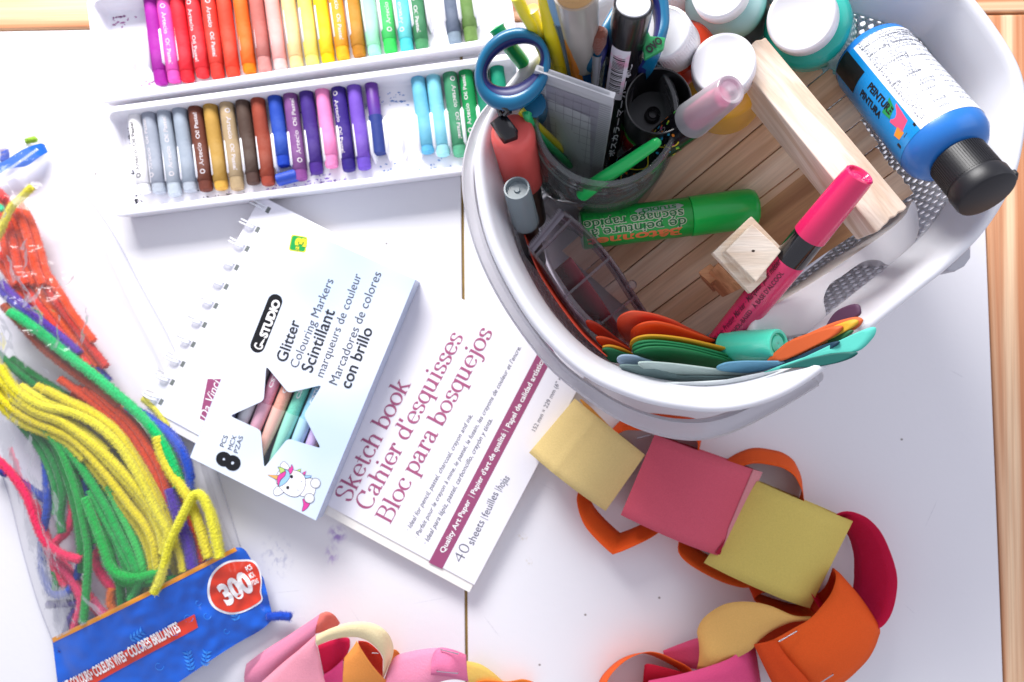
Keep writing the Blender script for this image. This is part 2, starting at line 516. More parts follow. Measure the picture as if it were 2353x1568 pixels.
part('panel_joint', box((sl.x - 6, yb, -17.8), (sl.x + 12, yt, -2.2)), mat('joint_wood', '#a98a4e', rough=.8, var=.3, vscale=90), table, smooth=False)
pine = wood('pine_frame', '#c8845a', '#eec49c', scale=1.1, rough=.5, stretch=.02)
pine_v = wood('pine_frame_upright', '#c98458', '#f2cda6', scale=1.1, rough=.5, stretch=.02, angle=R(90))
xe = edge_x(yt)
q = [Vector((edge_x(yt) + 1.2, yt - .5, .4)), Vector((edge_x(yb) + 1.2, yb, .4)), Vector((edge_x(yb) + 100, yb, .4)), Vector((edge_x(yb) + 100, yt - .5, .4))]
part('frame_rail', prism(q, [v - Vector((0, 0, 22)) for v in q]), pine_v, table, smooth=False, bevel=1.5)
part('frame_rail', box((-480, yt + 1.2, -22), (edge_x(yb) + 100, yt + 90, .8)), pine, table, smooth=False, bevel=1.5)
part('frame_rail', box((-480, yt + 92.4, -22), (edge_x(yb) + 100, yt + 180, .8)), pine, table, smooth=False, bevel=1.5)
part('underlay', box((-478, yb + 2, -24), (edge_x(yb) + 98, yt + 178, -22.4)), mat('dark_underlay', '#5a4030', rough=.9), table, smooth=False)

# ------------------------------------------------------------------ pastel trays
m_tray = mat('white_tray_plastic', '#ecebf2', rough=.38, var=.015, sub=.12)
m_smudge = {}
def tray(o_px, u_px, width, depth, label, mids, slot_y):
    """moulded pastel tray: local X along the row, Y up the picture"""
    z = 17
    o = W(*o_px, z); u = W(*u_px, z) - o; u.z = 0; u.normalize()
    v = Vector((-u.y, u.x, 0))
    M = Matrix((u, v, Vector((0, 0, 1)))).transposed().to_4x4(); M.translation = Vector((o.x, o.y, 0))
    t = thing('pastel_tray', label, 'tray', M, group='white pastel trays')
    w, d = width, depth
    def rr(inset, zz, rad):
        pts = []
        for cx, cy, a0 in ((w - inset - rad, inset + rad, -90), (w - inset - rad, d - inset - rad, 0), (inset + rad, d - inset - rad, 90), (inset + rad, inset + rad, 180)):
            for k in range(7): 
                a = R(a0 + 15 * k); pts.append(Vector((cx + rad * math.cos(a), cy + rad * math.sin(a), zz)))
        return pts
    L = [rr(2.2, .4, 3), rr(.9, 9, 4), rr(.8, z - 2.4, 4), rr(0, z - 2.2, 5), rr(0, z - .3, 5), rr(.4, z, 5), rr(3.4, z, 4.5), rr(3.9, z - .4, 4.2), rr(5.0, 6, 3), rr(6.2, 4.2, 2.4), rr(7, 4, 2)]
    g = rows(L, True)
    n = len(L[0]); g[1].append(tuple((len(L) - 1) * n + i for i in range(n)))
    g[1].append(tuple(reversed(range(n))))
    part('tray_shell', g, m_tray, t, local=True, fix=True, angle=50)
    # rounded ridges that keep the sticks apart
    rg = []
    Mi = M.inverted(); xs = []
    for q in mids:
        xs.append((Mi @ W(q[0], q[1], 8.6)).x)
    pitch = (xs[-1] - xs[0]) / (len(xs) - 1)
    cs = [xs[0] - 2 * pitch, xs[0] - pitch] + xs
    while cs[-1] + pitch < w - 8: cs.append(cs[-1] + pitch)
    bounds = [cs[0] - pitch / 2] + [(p + q) / 2 for p, q in zip(cs, cs[1:])] + [cs[-1] + pitch / 2]
    for x in bounds:
        if x < 8 or x > w - 8: continue
        y0, y1 = slot_y
        prof = []
        for yy, h, hw in ((y0, 3.8, .2), (y0 + 2, 8, .7), (y0 + 5, 12.2, 1.25), (y1 - 5, 12.2, 1.25), (y1 - 2, 8, .7), (y1, 3.8, .2)):
            prof.append([Vector((x - hw * 1.5, yy, 3.8)), Vector((x - hw, yy, h - 1)), Vector((x - hw * .4, yy, h)), Vector((x + hw * .4, yy, h)), Vector((x + hw, yy, h - 1)), Vector((x + hw * 1.5, yy, 3.8))])
        rg.append(rows(prof))
    part('slot_ridges', join(*rg), m_tray, t, local=True, angle=70)
    return t, M

m_letter_w = mat('white_lettering', '#f4f2f2', rough=.5, var=.02)
m_letter_s = mat('pale_print', '#d9d2d6', rough=.6, var=.2, vscale=800)
m_letter_k = mat('black_lettering', '#1d1c20', rough=.5, var=.02)
def smudges(t, M, spots, colour, name='pastel_smudge'):
    g = []
    for cx, cy, sz, n in spots:
        for k in range(n):
            x = max(9, min(250, cx + random.gauss(0, sz))); y = max(8.5, min(59, cy + random.gauss(0, min(4, sz * .7))))
            s_ = random.uniform(.25, .9); a0 = random.random() * 6; L = random.uniform(1, 3)
            pts = [Vector((x + s_ * random.uniform(.5, 1) * math.cos(a) * (L if abs(math.cos(a - a0)) > .7 else .7), y + s_ * random.uniform(.5, 1) * math.sin(a), 4.08)) for a in [i * .9 for i in range(7)]]
            g.append((pts, [tuple(range(7))]))
    part(name, join(*g), mat('smudge_' + colour, '#' + colour, rough=.8), t, local=True, smooth=False)

BL_a, BL_b = (258, 499), (1065, 396)
_mB = [(331, 350), (363, 350), (399, 348), (433, 346), (470, 342), (506, 338), (541, 335), (578, 328), (613, 324), (647, 318), (688, 314), (726, 308), (760, 300), (799, 296), (834, 292), (866, 270), (901, 268), (937, 264), (975, 261), (1009, 262), (1044, 261), (1080, 254), (1117, 250), (1153, 246)]
_mA = [(357 + 35.7 * k, 95 - 4.7 * k) for k in range(21)]
trayB, MB = tray(BL_a, BL_b, 262, 68.5, 'lower white pastel tray, holding the greys, browns, purples and greens', _mB, (15, 45))
trayA, MA = tray((226, 238), (1120, 104), 262, 68, 'upper white pastel tray at the top edge, holding the reds, yellows and greens', _mA, (17, 48))
smudges(trayB, MB, [(9, 12, 2.5, 22), (10, 53, 3, 26), (9, 30, 1.5, 10), (60, 7.5, 12, 14), (80, 57, 10, 14)], '3c3c48')
smudges(trayB, MB, [(166, 55, 4, 22), (180, 55, 4, 20), (172, 12, 4, 8), (200, 8, 6, 10)], '4d7fc4')
smudges(trayB, MB, [(135, 56, 10, 34), (128, 9, 8, 34), (100, 9, 10, 20)], '8e6fc8')
smudges(trayA, MA, [(14, 57, 5, 26), (24, 10, 5, 16), (60, 9, 14, 10)], 'a8629c')

def pastel(bx, by, tx, ty, colour, cname, tray_word, group, tip=None, text=0, broken=None, blunt=0):
    j_ = random.uniform(-1.2, 1.2); bx += j_; by += random.uniform(-4, 3); tx += j_ + random.uniform(-1, 1); ty += random.uniform(-3, 3)
    """oil pastel lying in its slot: from bottom pixel to top pixel"""
    z = 8.6
    p0, p1 = W(bx, by, z), W(tx, ty, z)
    M = frame(p0, p1)
    L = (p1 - p0).length
    t = thing('oil_pastel', '%s oil pastel %s' % (cname, tray_word), 'oil pastel', M, group=group)
    r = 4.3
    tipc = tip or colour
    ms = mat('pastel_' + tipc, '#' + tipc, rough=.6, spec=.3, var=.16, vscale=260, bump=.6, bscale=700)
    mw = mat('wrap_' + colour, '#' + colour, rough=.7, spec=.3, var=.12, vscale=120, second='#' + mixhex(colour, 'ffffff', .2), bump=.4, bscale=350, blotch=.1)
    s = random.uniform(-.25, .9)
    part('pastel_stick', lathe([(0, 0), (0, r * .62), (.5 + blunt, r * .88), (2.2 + blunt, r * .97), (L - 2.5, r * .97), (L - 1.2, r * .92), (L - .3, r * .72), (L, r * .5), (L, 0)], 20), ms, t, local=True, angle=50)
    w0, w1 = 5.5 + s * 4, L - 3.0
    if blunt: w0 += 2
    wp = part('paper_wrapper', lathe([(w0, r), (w0 + .2, r + .22), (w0 + (w1 - w0) * .3, r + .16 + random.uniform(0, .1)), (w0 + (w1 - w0) * .5, r + .28), (w0 + (w1 - w0) * .75, r + .16), (w1 - .2, r + .22), (w1, r)], 20), mw, t, local=True, angle=50)
    if text:
        ml = m_letter_k if text == 2 else m_letter_s
        ang = random.uniform(-25, 25)
        flip = text in (1, 3)
        a, b_ = w0 + (w1 - w0) * .08, w0 + (w1 - w0) * .93
        if flip:
            g = join(cyl_text('Artecio', a + (b_ - a) * .5, (b_ - a) * .36, r + .22, ang, 3.7, flip=True, bold=.01),
                     cyl_text('Oil Pastel', a, (b_ - a) * .42, r + .22, ang, 3.2, flip=True, bold=.015))
        else:
            g = join(cyl_text('Artecio', a + (b_ - a) * .13, (b_ - a) * .36, r + .22, ang, 3.7, bold=.01),
                     cyl_text('Oil Pastel', a + (b_ - a) * .56, (b_ - a) * .42, r + .22, ang, 3.2, bold=.015))
        zz = (b_ - 1.5) if flip else a + 1.5
        ringv = []
        for k in range(13):
            aa = k / 12 * 2 * math.pi
            for rad in (1.5, .95):
                th = R(ang) + rad * math.sin(aa) / r
                ringv.append(Vector(((r + .3) * math.cos(th), (r + .3) * math.sin(th), zz + rad * math.cos(aa))))
        rf = [(2 * k, 2 * k + 1, 2 * k + 3, 2 * k + 2) for k in range(12)]
        part('lettering', join(g, (ringv, rf)), ml, wp, local=True, smooth=False)
    return t

def mixhex(a, b, t):
    A = [int(a[i:i + 2], 16) for i in (0, 2, 4)]; B = [int(b[i:i + 2], 16) for i in (0, 2, 4)]
    return ''.join('%02x' % int(x + (y - x) * t) for x, y in zip(A, B))

# upper tray: bottom pixel x, bottom pixel y, colour, name, text
UP = [(371, 192, 'a3209a', 'slanting magenta purple', 0, None), (402, 190, 'e052b0', 'bright orchid pink', 1, None),
      (433, 186, 'e02433', 'crimson red', 0, None), (468, 182, 'e8323a', 'bright red', 1, 'e43038'), (503, 179, 'ea4034', 'scarlet', 1, 'd93a30'),
      (538, 175, 'ee4630', 'vermilion', 0, None), (574, 169, 'f46a22', 'orange', 0, 'f08010'), (611, 165, 'b96a62', 'dusky rose brown', 0, 'd08c86'),
      (646, 160, 'f2aba4', 'pale salmon pink', 0, 'f6c0bc'), (684, 155, 'f9cf92', 'peach', 0, 'f8cf90'), (719, 150, 'f9e26e', 'lemon yellow', 0, 'e9ee7a'),
      (755, 145, 'f8cf1e', 'golden yellow', 0, 'f5c800'), (790, 139, 'f3a22a', 'marigold', 1, 'f8b020'), (828, 133, 'c3852c', 'ochre brown', 0, 'b87a20'),
      (863, 129, 'a5e8c4', 'mint', 0, 'a0e8c8'), (899, 122, '44c763', 'grass green', 3, '3cd05c'), (936, 119, '66cfd0', 'aqua', 3, '50c8d0'),
      (972, 115, '3d7f54', 'forest green', 1, '4a9060'), None, (1048, 105, '5a6478', 'slate grey', 0, '8090a0'), (1084, 98, '5f8040', 'olive green', 0, '6a8a48')]
for i, q in enumerate(UP):
    if q is None: continue
    bx, by, c, nm, tx, tip = q
    tw = 'in the upper tray at the top edge of the picture'
    if i: tw = 'in the upper tray at the top edge'
    t_ = tx
    if tx == 1: t_ = 1
    if tx == 3: t_ = 4
    pastel(bx, by, bx - 27, by - 198, c, nm, tw, 'oil pastels in the upper tray', tip=tip, text=t_)
LO = [(335, 443, 'f0eef0', 'white', 2, 'f2f0f2', 262), (367, 448, '9aa0ae', 'lavender grey', 4, 'b4bcc8', 252), (403, 450, 'a3acb8', 'light grey', 4, 'bcc6d0', 250),
      (438, 445, '98a2b0', 'blue grey', 0, 'b4bcc8', 244), (475, 442, '6a3a2c', 'chocolate brown', 4, '6e3a2e', 240), (511, 439, 'b48c42', 'mustard brown', 0, 'd8a84a', 235),
      (546, 434, 'ae9674', 'tan', 1, 'b49c78', 235), (584, 426, '4e3c34', 'dark umber', 0, '543e38', 224), (618, 425, '94402e', 'brick brown', 0, '9c4434', 220),
      (652, 385, '2448ac', 'broken royal blue', 0, '1c44b8', 213), (693, 415, '7c4a86', 'mauve', 4, '8a4a90', 210), (730, 400, '40287e', 'indigo, dripping wax,', 0, '4a2a88', 200),
      (764, 385, 'f088be', 'candy pink', 0, 'f08cc0', 197), (803, 398, '36207c', 'dark violet', 1, '34247e', 193), (838, 392, '7450bc', 'lilac purple', 0, '6e50c0', 190),
      (874, 355, '243a88', 'stubby navy and purple', 0, '6a2a96', 187), None, None, (985, 352, '6cb8d4', 'sky blue', 0, '60b4dc', 170), (1020, 362, '7cc6da', 'pale aqua blue', 0, 'a0dce8', 168),
      (1058, 362, '3c8660', 'sea green', 1, '5aa884', 160), (1094, 350, '0a8848', 'emerald green', 4, '10a050', 154), (1130, 345, '0c7a5c', 'deep teal green', 0, '0c8060', 150), (1166, 338, '0a8668', 'jade green', 0, '0a8a6a', 146)]
for q in LO:
    if q is None: continue
    bx, by, c, nm, tx, tip, ty = q
    tw = 'in the lower tray'
    lean = (by - ty) * .135
    tpx = bx - lean
    if nm.startswith('stubby'):
        M = None
        z = 8.6; p0, p1 = W(bx, by, z), W(852, 187, z); M = frame(p0, p1); L = (p1 - p0).length
        t = thing('oil_pastel', 'stubby half purple, half navy oil pastel in the lower tray', 'oil pastel', M, group='oil pastels in the lower tray')
        part('pastel_stick', lathe([(L * .5, 0), (L * .5, 3.9), (L - 2, 4.1), (L - .4, 3), (L, 1.6), (L, 0)], 20), mat('pastel_purple_top', '#5e2a90', rough=.45, var=.12, vscale=300, second='#3848a0', blotch=.1), t, local=True)
        part('paper_wrapper', lathe([(0, 0), (0, 3.4), (.3, 4.3), (L * .52, 4.35), (L * .525, 3.9)], 20), mat('wrap_navy', '#20347e', rough=.6, bump=.3), t, local=True)
        continue
    pastel(bx, by, tpx, ty, c, nm, tw, 'oil pastels in the lower tray', tip=tip, text=tx)
p0, p1 = W(637, 415, 9), W(684, 402, 9); M = frame(p0, p1); L = (p1 - p0).length
single('pastel_stub', lathe([(0, 0), (0, 3.3), (.5, 3.9), (L - .5, 4), (L, 3.5), (L, 0)], 18), mat('stub_blue', '#1f44ac', rough=.5, var=.15, vscale=400, bump=.6, bscale=700),
       'short blue pastel stub lying crosswise in the lower tray', 'pastel stub', M=M, local=True)

# ------------------------------------------------------------------ sketchbook
zb = 9.0
bTL, bTR, bBR, bBL = (600, 450), (1357, 839), (1090, 1345), (336, 936)
book = thing('sketchbook', 'white wire-bound sketchbook with purple title, under the marker box', 'sketchbook', W(846, 890, 0))
def corners(pts, z): return [W(x, y, z) for x, y in pts]
m_cover = mat('book_cover', '#eeecf3', rough=.45, var=.012)
m_pages = mat('book_pages', '#f0ece6', rough=.8, var=.03, vscale=300)
m_purple = mat('purple_print', '#9a4a72', rough=.5, var=.04)
m_purple_l = mat('purple_title', '#a8577c', rough=.5, var=.03)
m_greytext = mat('grey_print', '#5b5b6c', rough=.5, var=.02)
cov = corners([bTL, bBL, bBR, bTR], zb)
part('front_cover', prism(cov, [v - Vector((0, 0, .5)) for v in cov]), m_cover, book, smooth=False, bevel=.2)
pg = [Vector(v) for v in cov]
e1 = (cov[3] - cov[0]).normalized(); e2 = (cov[1] - cov[0]).normalized()
pg = [pg[0] + e2 * .5 + e1 * 1, pg[1] + e2 * 5.2 + e1 * 1, pg[2] + e2 * 5.5 - e1 * .5, pg[3] + e2 * 5.0 - e1 * 1.0]
for k in range(6):
    zt = zb - .75 - k * 1.25; off = Vector((random.uniform(-.25, .25), random.uniform(-.25, .25), 0))
    q = [v + off for v in pg]
    for v in q: v.z = zt
    part('page_block', prism(q, [v - Vector((0, 0, 1.2)) for v in q]), m_pages, book, smooth=False) if k == 0 else None
q = [v.copy() for v in pg]
for v in q: v.z = zb - 2.0
pgs = prism(q, [Vector((v.x, v.y, 1.2)) for v in q])
part('page_block', pgs, m_pages, book, smooth=False)
q = [v.copy() for v in cov]
for v in q: v.z = 1.15
part('back_cover', prism(q, [Vector((v.x, v.y, .15)) for v in q]), mat('back_card', '#c9c4bc', rough=.8), book, smooth=False)
# double wire rings along the spiral edge
m_wire = mat('white_wire', '#e4e6ea', rough=.25, var=.02, coat=.5)
ringc = [(612, 480), (588, 525), (564, 569), (540, 612), (516, 656), (492, 700), (466, 744), (440, 789), (416, 834), (392, 876), (366, 921)]
m_hole = mat('punch_hole', '#6f7472', rough=.9)
for (x, y) in ringc:
    gs = []
    for dd in (-3.0, 3.0):
        hx, hy = x + dd * .47 * 1.3, y - dd * .88 * 1.3
        a = W(hx, hy, zb + .1); b_ = a - e1 * 12.5
        path = []
        for k in range(15):
            th = math.pi * (k / 14)
            c = (a + b_) / 2; rx = (a - b_).length / 2
            path.append(Vector((c.x, c.y, 4.8)) + e1 * rx * math.cos(th) + Vector((0, 0, 7.2 * math.sin(th))))
        path = [a - Vector((0, 0, 6))] + path + [Vector((b_.x, b_.y, 3)) + e1 * 1.0, Vector((b_.x, b_.y, 1)) + e1 * 3.5]
        gs.append(tube(path, .55, 8))
    part('wire_ring', join(*gs), m_wire, book)
    hc = W(x + 4, y + 3, zb + .06)
    hq = [hc + e1 * sx * 1.2 + e2 * sy * 1.9 for sx, sy in ((-1, -1), (1, -1), (1, 1), (-1, 1))]
    part('punch_hole', (hq, [(0, 1, 2, 3)]), m_hole, book, smooth=False)
# embossed circle, brand patch
ec = W(548, 842 - 1, zb + .05)
cz = lambda x, y: zb
# purple band
def quad_px(pts, z): return ([W(x, y, z) for x, y in pts], [tuple(range(len(pts)))])
part('purple_band', quad_px([(985, 1293), (1016, 1308), (1275, 812), (1262, 790), (1250, 784)], zb + .08), m_purple, book, smooth=False)
part('brand_patch', quad_px([(477, 871), (459, 962), (504, 985), (560, 872)], zb + .08), m_purple, book, smooth=False)
part('brand_lettering', text_on('Da Vinci', (476, 966), (508, 876), zb + .1, h=30, shear=.35, lift=.1), m_letter_w, book, smooth=False)
part('title', join(
    text_on('', (803, 1156), (944, 882), zb, lift=.1, h=27.5, geo=serif_geo('Sketch book')),
    text_on('', (848, 1176), (1066, 775), zb, lift=.1, h=27.5, geo=serif_geo("Cahier d'esquisses")),
    text_on('', (896, 1205), (1133, 764), zb, lift=.1, h=27.5, geo=serif_geo('Bloc para bosquejos'))), m_purple_l, book, smooth=False)
part('small_print', join(
    text_on('· Ideal for pencil, pastel, charcoal, crayon and ink.', (941, 1221), (1087, 955), zb, shear=.25, bold=.004),
    text_on('· Parfait pour le crayon à mine, le pastel, le fusain, les crayons de couleur et l’encre.', (960, 1238), (1198, 799), zb, shear=.25, bold=.004),
    text_on('· Ideal para lápiz, pastel, carboncillo, crayón y tinta.', (981, 1252), (1132, 965), zb, shear=.25, bold=.004)), m_greytext, book, smooth=False)
part('sheet_count', join(
    text_on('40', (1062, 1296), (1082, 1258), zb, h=38, bold=-.02),
    text_on('sheets', (1088, 1254), (1114, 1200), zb, h=26), text_on('|', (1117, 1194), (1117.5, 1193), zb, h=22), text_on('feuilles', (1121, 1190), (1146, 1135), zb, h=26), text_on('|', (1149, 1129), (1149.5, 1128), zb, h=22), text_on('hojas', (1152, 1127), (1172, 1100), zb, h=25),
    text_on('152 mm × 229 mm (6" × 9")', (1230, 992), (1301, 852), zb, h=14)), m_greytext, book, smooth=False)
part('band_lettering', join(
    text_on('Quality Art Paper', (1020, 1272), (1082, 1152), zb + .12, h=17, bold=.02), text_on('|', (1086, 1143), (1086.5, 1142), zb + .12, h=17),
    text_on("Papier d'art de qualité", (1091, 1137), (1163, 999), zb + .12, h=17, bold=.02), text_on('|', (1165, 992), (1165.5, 991), zb + .12, h=17),
    text_on('Papel de calidad artística', (1172, 984), (1252, 828), zb + .12, h=17, bold=.02)), m_letter_w, book, smooth=False)
cg = []
for k in range(33):
    a = k / 32 * 2 * math.pi
    cg += [W(546 + 14 * math.cos(a), 842 + 14 * math.sin(a), zb + .02), W(546 + 12 * math.cos(a), 842 + 12 * math.sin(a), zb + .25)]
part('embossed_circle', (cg, [(2 * k, 2 * k + 1, 2 * k + 3, 2 * k + 2) for k in range(32)]), m_cover, book)

# ------------------------------------------------------------------ marker box
zt = 24.0
kTL, kTR, kBR, kBL = (655, 508), (955, 643), (726, 1196), (438, 1052)
mbox = thing('marker_box', 'flat white and pale blue box with a star window and unicorn, on the sketchbook', 'marker box', W(695, 850, zb + .2))
def box_card():
    m = mat('box_card', '#e6ebf5', rough=.3, var=.01, coat=.3)
    nt = m.node_tree; b = nt.nodes['Principled BSDF']; src = b.inputs['Base Color'].links[0].from_socket
    tc = nt.nodes.new('ShaderNodeTexCoord'); nz = nt.nodes.new('ShaderNodeTexNoise'); nz.inputs['Scale'].default_value = 14; nz.inputs['Detail'].default_value = 1
    nt.links.new(tc.outputs['Object'], nz.inputs[0])
    mr = nt.nodes.new('ShaderNodeMapRange'); mr.inputs[1].default_value = .38; mr.inputs[2].default_value = .68; mr.inputs[4].default_value = .85
    nt.links.new(nz.outputs['Fac'], mr.inputs[0])
    mx = nt.nodes.new('ShaderNodeMix'); mx.data_type = 'RGBA'; nt.links.new(mr.outputs[0], mx.inputs[0]); nt.links.new(src, mx.inputs[6]); mx.inputs[7].default_value = lin('#bcd3f0')
    nt.links.new(mx.outputs[2], b.inputs['Base Color'])
    return m
m_card = box_card()
star = [(612, 841), (663, 903), (740, 885), (698, 954), (738, 1031), (661, 1008), (607, 1076), (599, 989), (528, 956), (606, 921)]
def round_poly(pts, rad, n=5):
    out = []; P = [Vector((x, y)) for x, y in pts]; N = len(P)
    for i in range(N):
        a, b, c = P[i - 1], P[i], P[(i + 1) % N]
        r1 = min(rad, (a - b).length * .3); r2 = min(rad, (c - b).length * .3)
        s_, e_ = b + (a - b).normalized() * r1, b + (c - b).normalized() * r2
        for k in range(n + 1):
            t = k / n; q = s_ * (1 - t) ** 2 + b * 2 * t * (1 - t) + e_ * t * t
            out.append((q.x, q.y))
    return out
starR = round_poly(star, 9)
outer = [kTL, kTR, kBR, kBL]
g = sheet([outer, starR], lambda x, y: W(x, y, zt))
part('front_panel', g, m_card, mbox, smooth=False, solid=.5)
bx = corners(outer, zt); lo = [Vector((v.x, v.y, zb + .3)) for v in bx]
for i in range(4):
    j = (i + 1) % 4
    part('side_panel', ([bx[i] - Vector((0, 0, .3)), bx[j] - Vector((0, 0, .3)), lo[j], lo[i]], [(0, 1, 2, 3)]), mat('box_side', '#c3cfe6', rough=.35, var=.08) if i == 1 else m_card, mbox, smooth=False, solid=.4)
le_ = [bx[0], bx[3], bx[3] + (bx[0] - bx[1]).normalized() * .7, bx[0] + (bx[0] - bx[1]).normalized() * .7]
part('edge_strip', prism([v - Vector((0, 0, .5)) for v in le_], [Vector((v.x, v.y, zb + .4)) for v in le_]), mat('box_side', '#c3cfe6'), mbox, smooth=False)  # thin strip added, darker than the card, to draw the left edge
part('back_panel', (lo, [(0, 1, 2, 3)]), mat('box_inside', '#b8bcc8', rough=.7), mbox, smooth=False, solid=.4)
bu = (Vector((728, 1196)) - Vector((955, 643))).normalized()     # long axis of the box in the picture
bk = Vector((-bu.y, bu.x))
# glitter markers inside
GM = [('c9668a', 'rose pink', 0), ('e08468', 'coral orange', 1), ('3fbf9c', 'mint green', 2), ('68b4dc', 'light blue', 3), ('a47ad0', 'lilac', 4), ('b8bcc6', 'silver grey', -1), ('d8c25a', 'gold', 5), ('7a86d8', 'periwinkle', -2)]
cx0, cy0 = 600, 960
for c, nm, k in GM:
    px = cx0 + 33.5 * (k) * .925 - 4; py = cy0 + 33.5 * k * .38 + 2
    zz = 16.5
    p0 = W(px + bu.x * 190, py + bu.y * 190, zz); p1 = W(px - bu.x * 330, py - bu.y * 330, zz)
    f0, f1 = Vector((px, py)) + bu * 120, Vector((px, py)) - bu * 300
    p0, p1 = W(f0.x, f0.y, zz), W(f1.x, f1.y, zz)
    t = thing('glitter_marker', '%s glitter marker inside the star-window box' % nm, 'marker', frame(p0, p1), group='glitter markers in the box')
    L = (p1 - p0).length
    c0_ = c; c = mixhex(c, 'ffffff', .3); mc = mat('glit_' + c, '#' + c, rough=.25, var=.2, vscale=900, coat=.4)
    mcl = mat('glitcap_' + c, '#' + mixhex(c, 'ffffff', .25), rough=.2, var=.08, coat=.6)
    part('cap', lathe([(0, 0), (0, 1.2), (14, 2.9), (30, 3.9), (42, 4.2), (42.2, 0)], 24), mcl, t, local=True)
    part('barrel', lathe([(42, 3.2), (42.1, 3.85), (L - 1, 3.85), (L, 3), (L, 0)], 24), mc, t, local=True)
    part('barrel_print', cyl_text('C◆STUDIO'.replace('◆', ''), 52, 22, 3.85, 0, 3.2, bold=.02), m_letter_w, t, local=True, smooth=False)
# printing on the box
m_ink = mat('ink_dark', '#26282f', rough=.4, var=.02)
m_ink2 = mat('ink_grey', '#4a4c58', rough=.4, var=.02)
zk = zt + .32
part('bold_print', join(text_on('Glitter', (657, 834), (690, 740), zk, bold=.012), text_on('Scintillant', (716, 858), (770, 716), zk, bold=.012), text_on('con brillo', (804, 895), (857, 758), zk, bold=.015)), m_ink, mbox, smooth=False)
part('thin_print', join(text_on('Colouring Markers', (683, 847), (767, 645), zk, bold=-.004), text_on('marqueurs de couleur', (742, 868), (831, 633), zk, bold=-.004), text_on('Marcadores de colores', (774, 886), (877, 629), zk, bold=-.004)), m_ink2, mbox, smooth=False)
part('count_print', join(text_on('8', (540, 1086), (540 + 14, 1053), zk, h=72, bold=.06)), mat('ink_black', '#15161a', rough=.35), mbox, smooth=False)
part('piece_print', join(text_on('PCS', (514, 1028), (524, 1003), zk, h=15, bold=0), text_on('MCX', (532, 1035), (544, 1003), zk, h=15, bold=0), text_on('PZAS', (546, 1042), (559, 1004), zk, h=15, bold=0)), m_ink2, mbox, smooth=False)
# pill logo
def pill(p0, p1, r, z, n=10):
    a, b = Vector(p0), Vector(p1); u = (b - a).normalized(); ang = math.atan2(u.y, u.x)
    pts = []
    for k in range(n + 1):
        t = ang + math.pi / 2 + math.pi * k / n; pts.append((a.x + r * math.cos(t), a.y + r * math.sin(t)))
    for k in range(n + 1):
        t = ang - math.pi / 2 + math.pi * k / n; pts.append((b.x + r * math.cos(t), b.y + r * math.sin(t)))
    return quad_px(pts, z)
lg = part('logo_pill', pill((592, 794), (632, 693), 17, zk), mat('ink_black', '#15161a', rough=.35), mbox, smooth=False)
part('logo_lettering', join(text_on('C✦'[:1], (600, 806), (605, 794), zk + .1, h=28, bold=.02), text_on('STUDIO', (612, 778), (645, 693), zk + .1, h=25, bold=.05), quad_px([(598, 790), (604, 782), (610, 776), (606, 786), (602, 794), (596, 796)], zk + .12)), m_letter_w, lg, smooth=False)
st = part('price_sticker', quad_px(round_poly([(671, 540), (706, 546), (701, 580), (664, 575)], 6), zk), mat('sticker_green', '#19a24c', rough=.4), mbox, smooth=False)
part('sticker_border', (lambda o, i: ([W(x, y, zk + .05) for p in zip(o, i) for x, y in p], [(2 * k, 2 * k + 1, (2 * k + 3) % (2 * len(o)), (2 * k + 2) % (2 * len(o))) for k in range(len(o))]))(round_poly([(670, 539), (707, 545), (702, 581), (663, 576)], 6), round_poly([(672, 541), (705, 547), (700, 579), (665, 574)], 6)), mat('sticker_yellow', '#e8dc30', rough=.4), st, smooth=False)
part('price_lettering', join(text_on('3', (702, 568), (705, 549), zk + .08, h=34, bold=.06), text_on('$', (688, 576), (690, 568), zk + .08, h=14, bold=.04)), MATS['sticker_yellow'], st, smooth=False)

# the unicorn, traced: zoom coordinates -> picture coordinates
UZ = lambda x, y: ((600 + x / 7.127) * .9191, (1100 + y / 7.127) * .9191)
def upoly(name, pts, col, lift, par, smooth=5, outline=True):
    P = [UZ(*p) for p in pts]
    if smooth:
        P = [(v.x, v.y) for v in spline([(a, b, 0) for a, b in P], smooth, True)]
    o = part(name, quad_px(P, zk + lift), mat('uni_' + col, '#' + col, rough=.4, var=.02), par, smooth=False)
    if outline:
        n = len(P); vs = []; 
        for i in range(n):
            a, b, c = Vector(P[i - 1]), Vector(P[i]), Vector(P[(i + 1) % n]); t = (c - a)
            if t.length < 1e-6: t = Vector((1, 0))
            t.normalize(); nn = Vector((-t.y, t.x)) * .55
            for s_ in (1, -1): vs.append(W(b.x + nn.x * s_, b.y + nn.y * s_, zk + lift + .03))
        part('outline', (vs, [(2 * i, 2 * i + 1, (2 * i + 3) % (2 * n), (2 * i + 2) % (2 * n)) for i in range(n)]), m_ink2, o, smooth=False)
    return o
upoly('unicorn_tail', [(1115, 1060), (1130, 1150), (1105, 1275), (1200, 1215), (1250, 1110), (1180, 1060)], 'd9459c', .02, mbox, 3)
upoly('unicorn_body', [(1160, 700), (1350, 720), (1345, 880), (1300, 1000), (1150, 1010), (1060, 960)], 'f2f1f7', .08, mbox)
upoly('unicorn_ear', [(720, 450), (775, 385), (850, 440), (880, 520), (820, 560), (730, 500)], 'f2f1f7', .08, mbox)
upoly('unicorn_ear', [(690, 830), (610, 880), (600, 960), (650, 995), (730, 970), (775, 920)], 'f2f1f7', .08, mbox)
upoly('unicorn_head', [(690, 560), (800, 530), (960, 540), (1090, 590), (1165, 700), (1150, 860), (1060, 985), (960, 1015), (830, 970), (740, 890), (690, 830), (640, 720)], 'f6f5fa', .14, mbox)
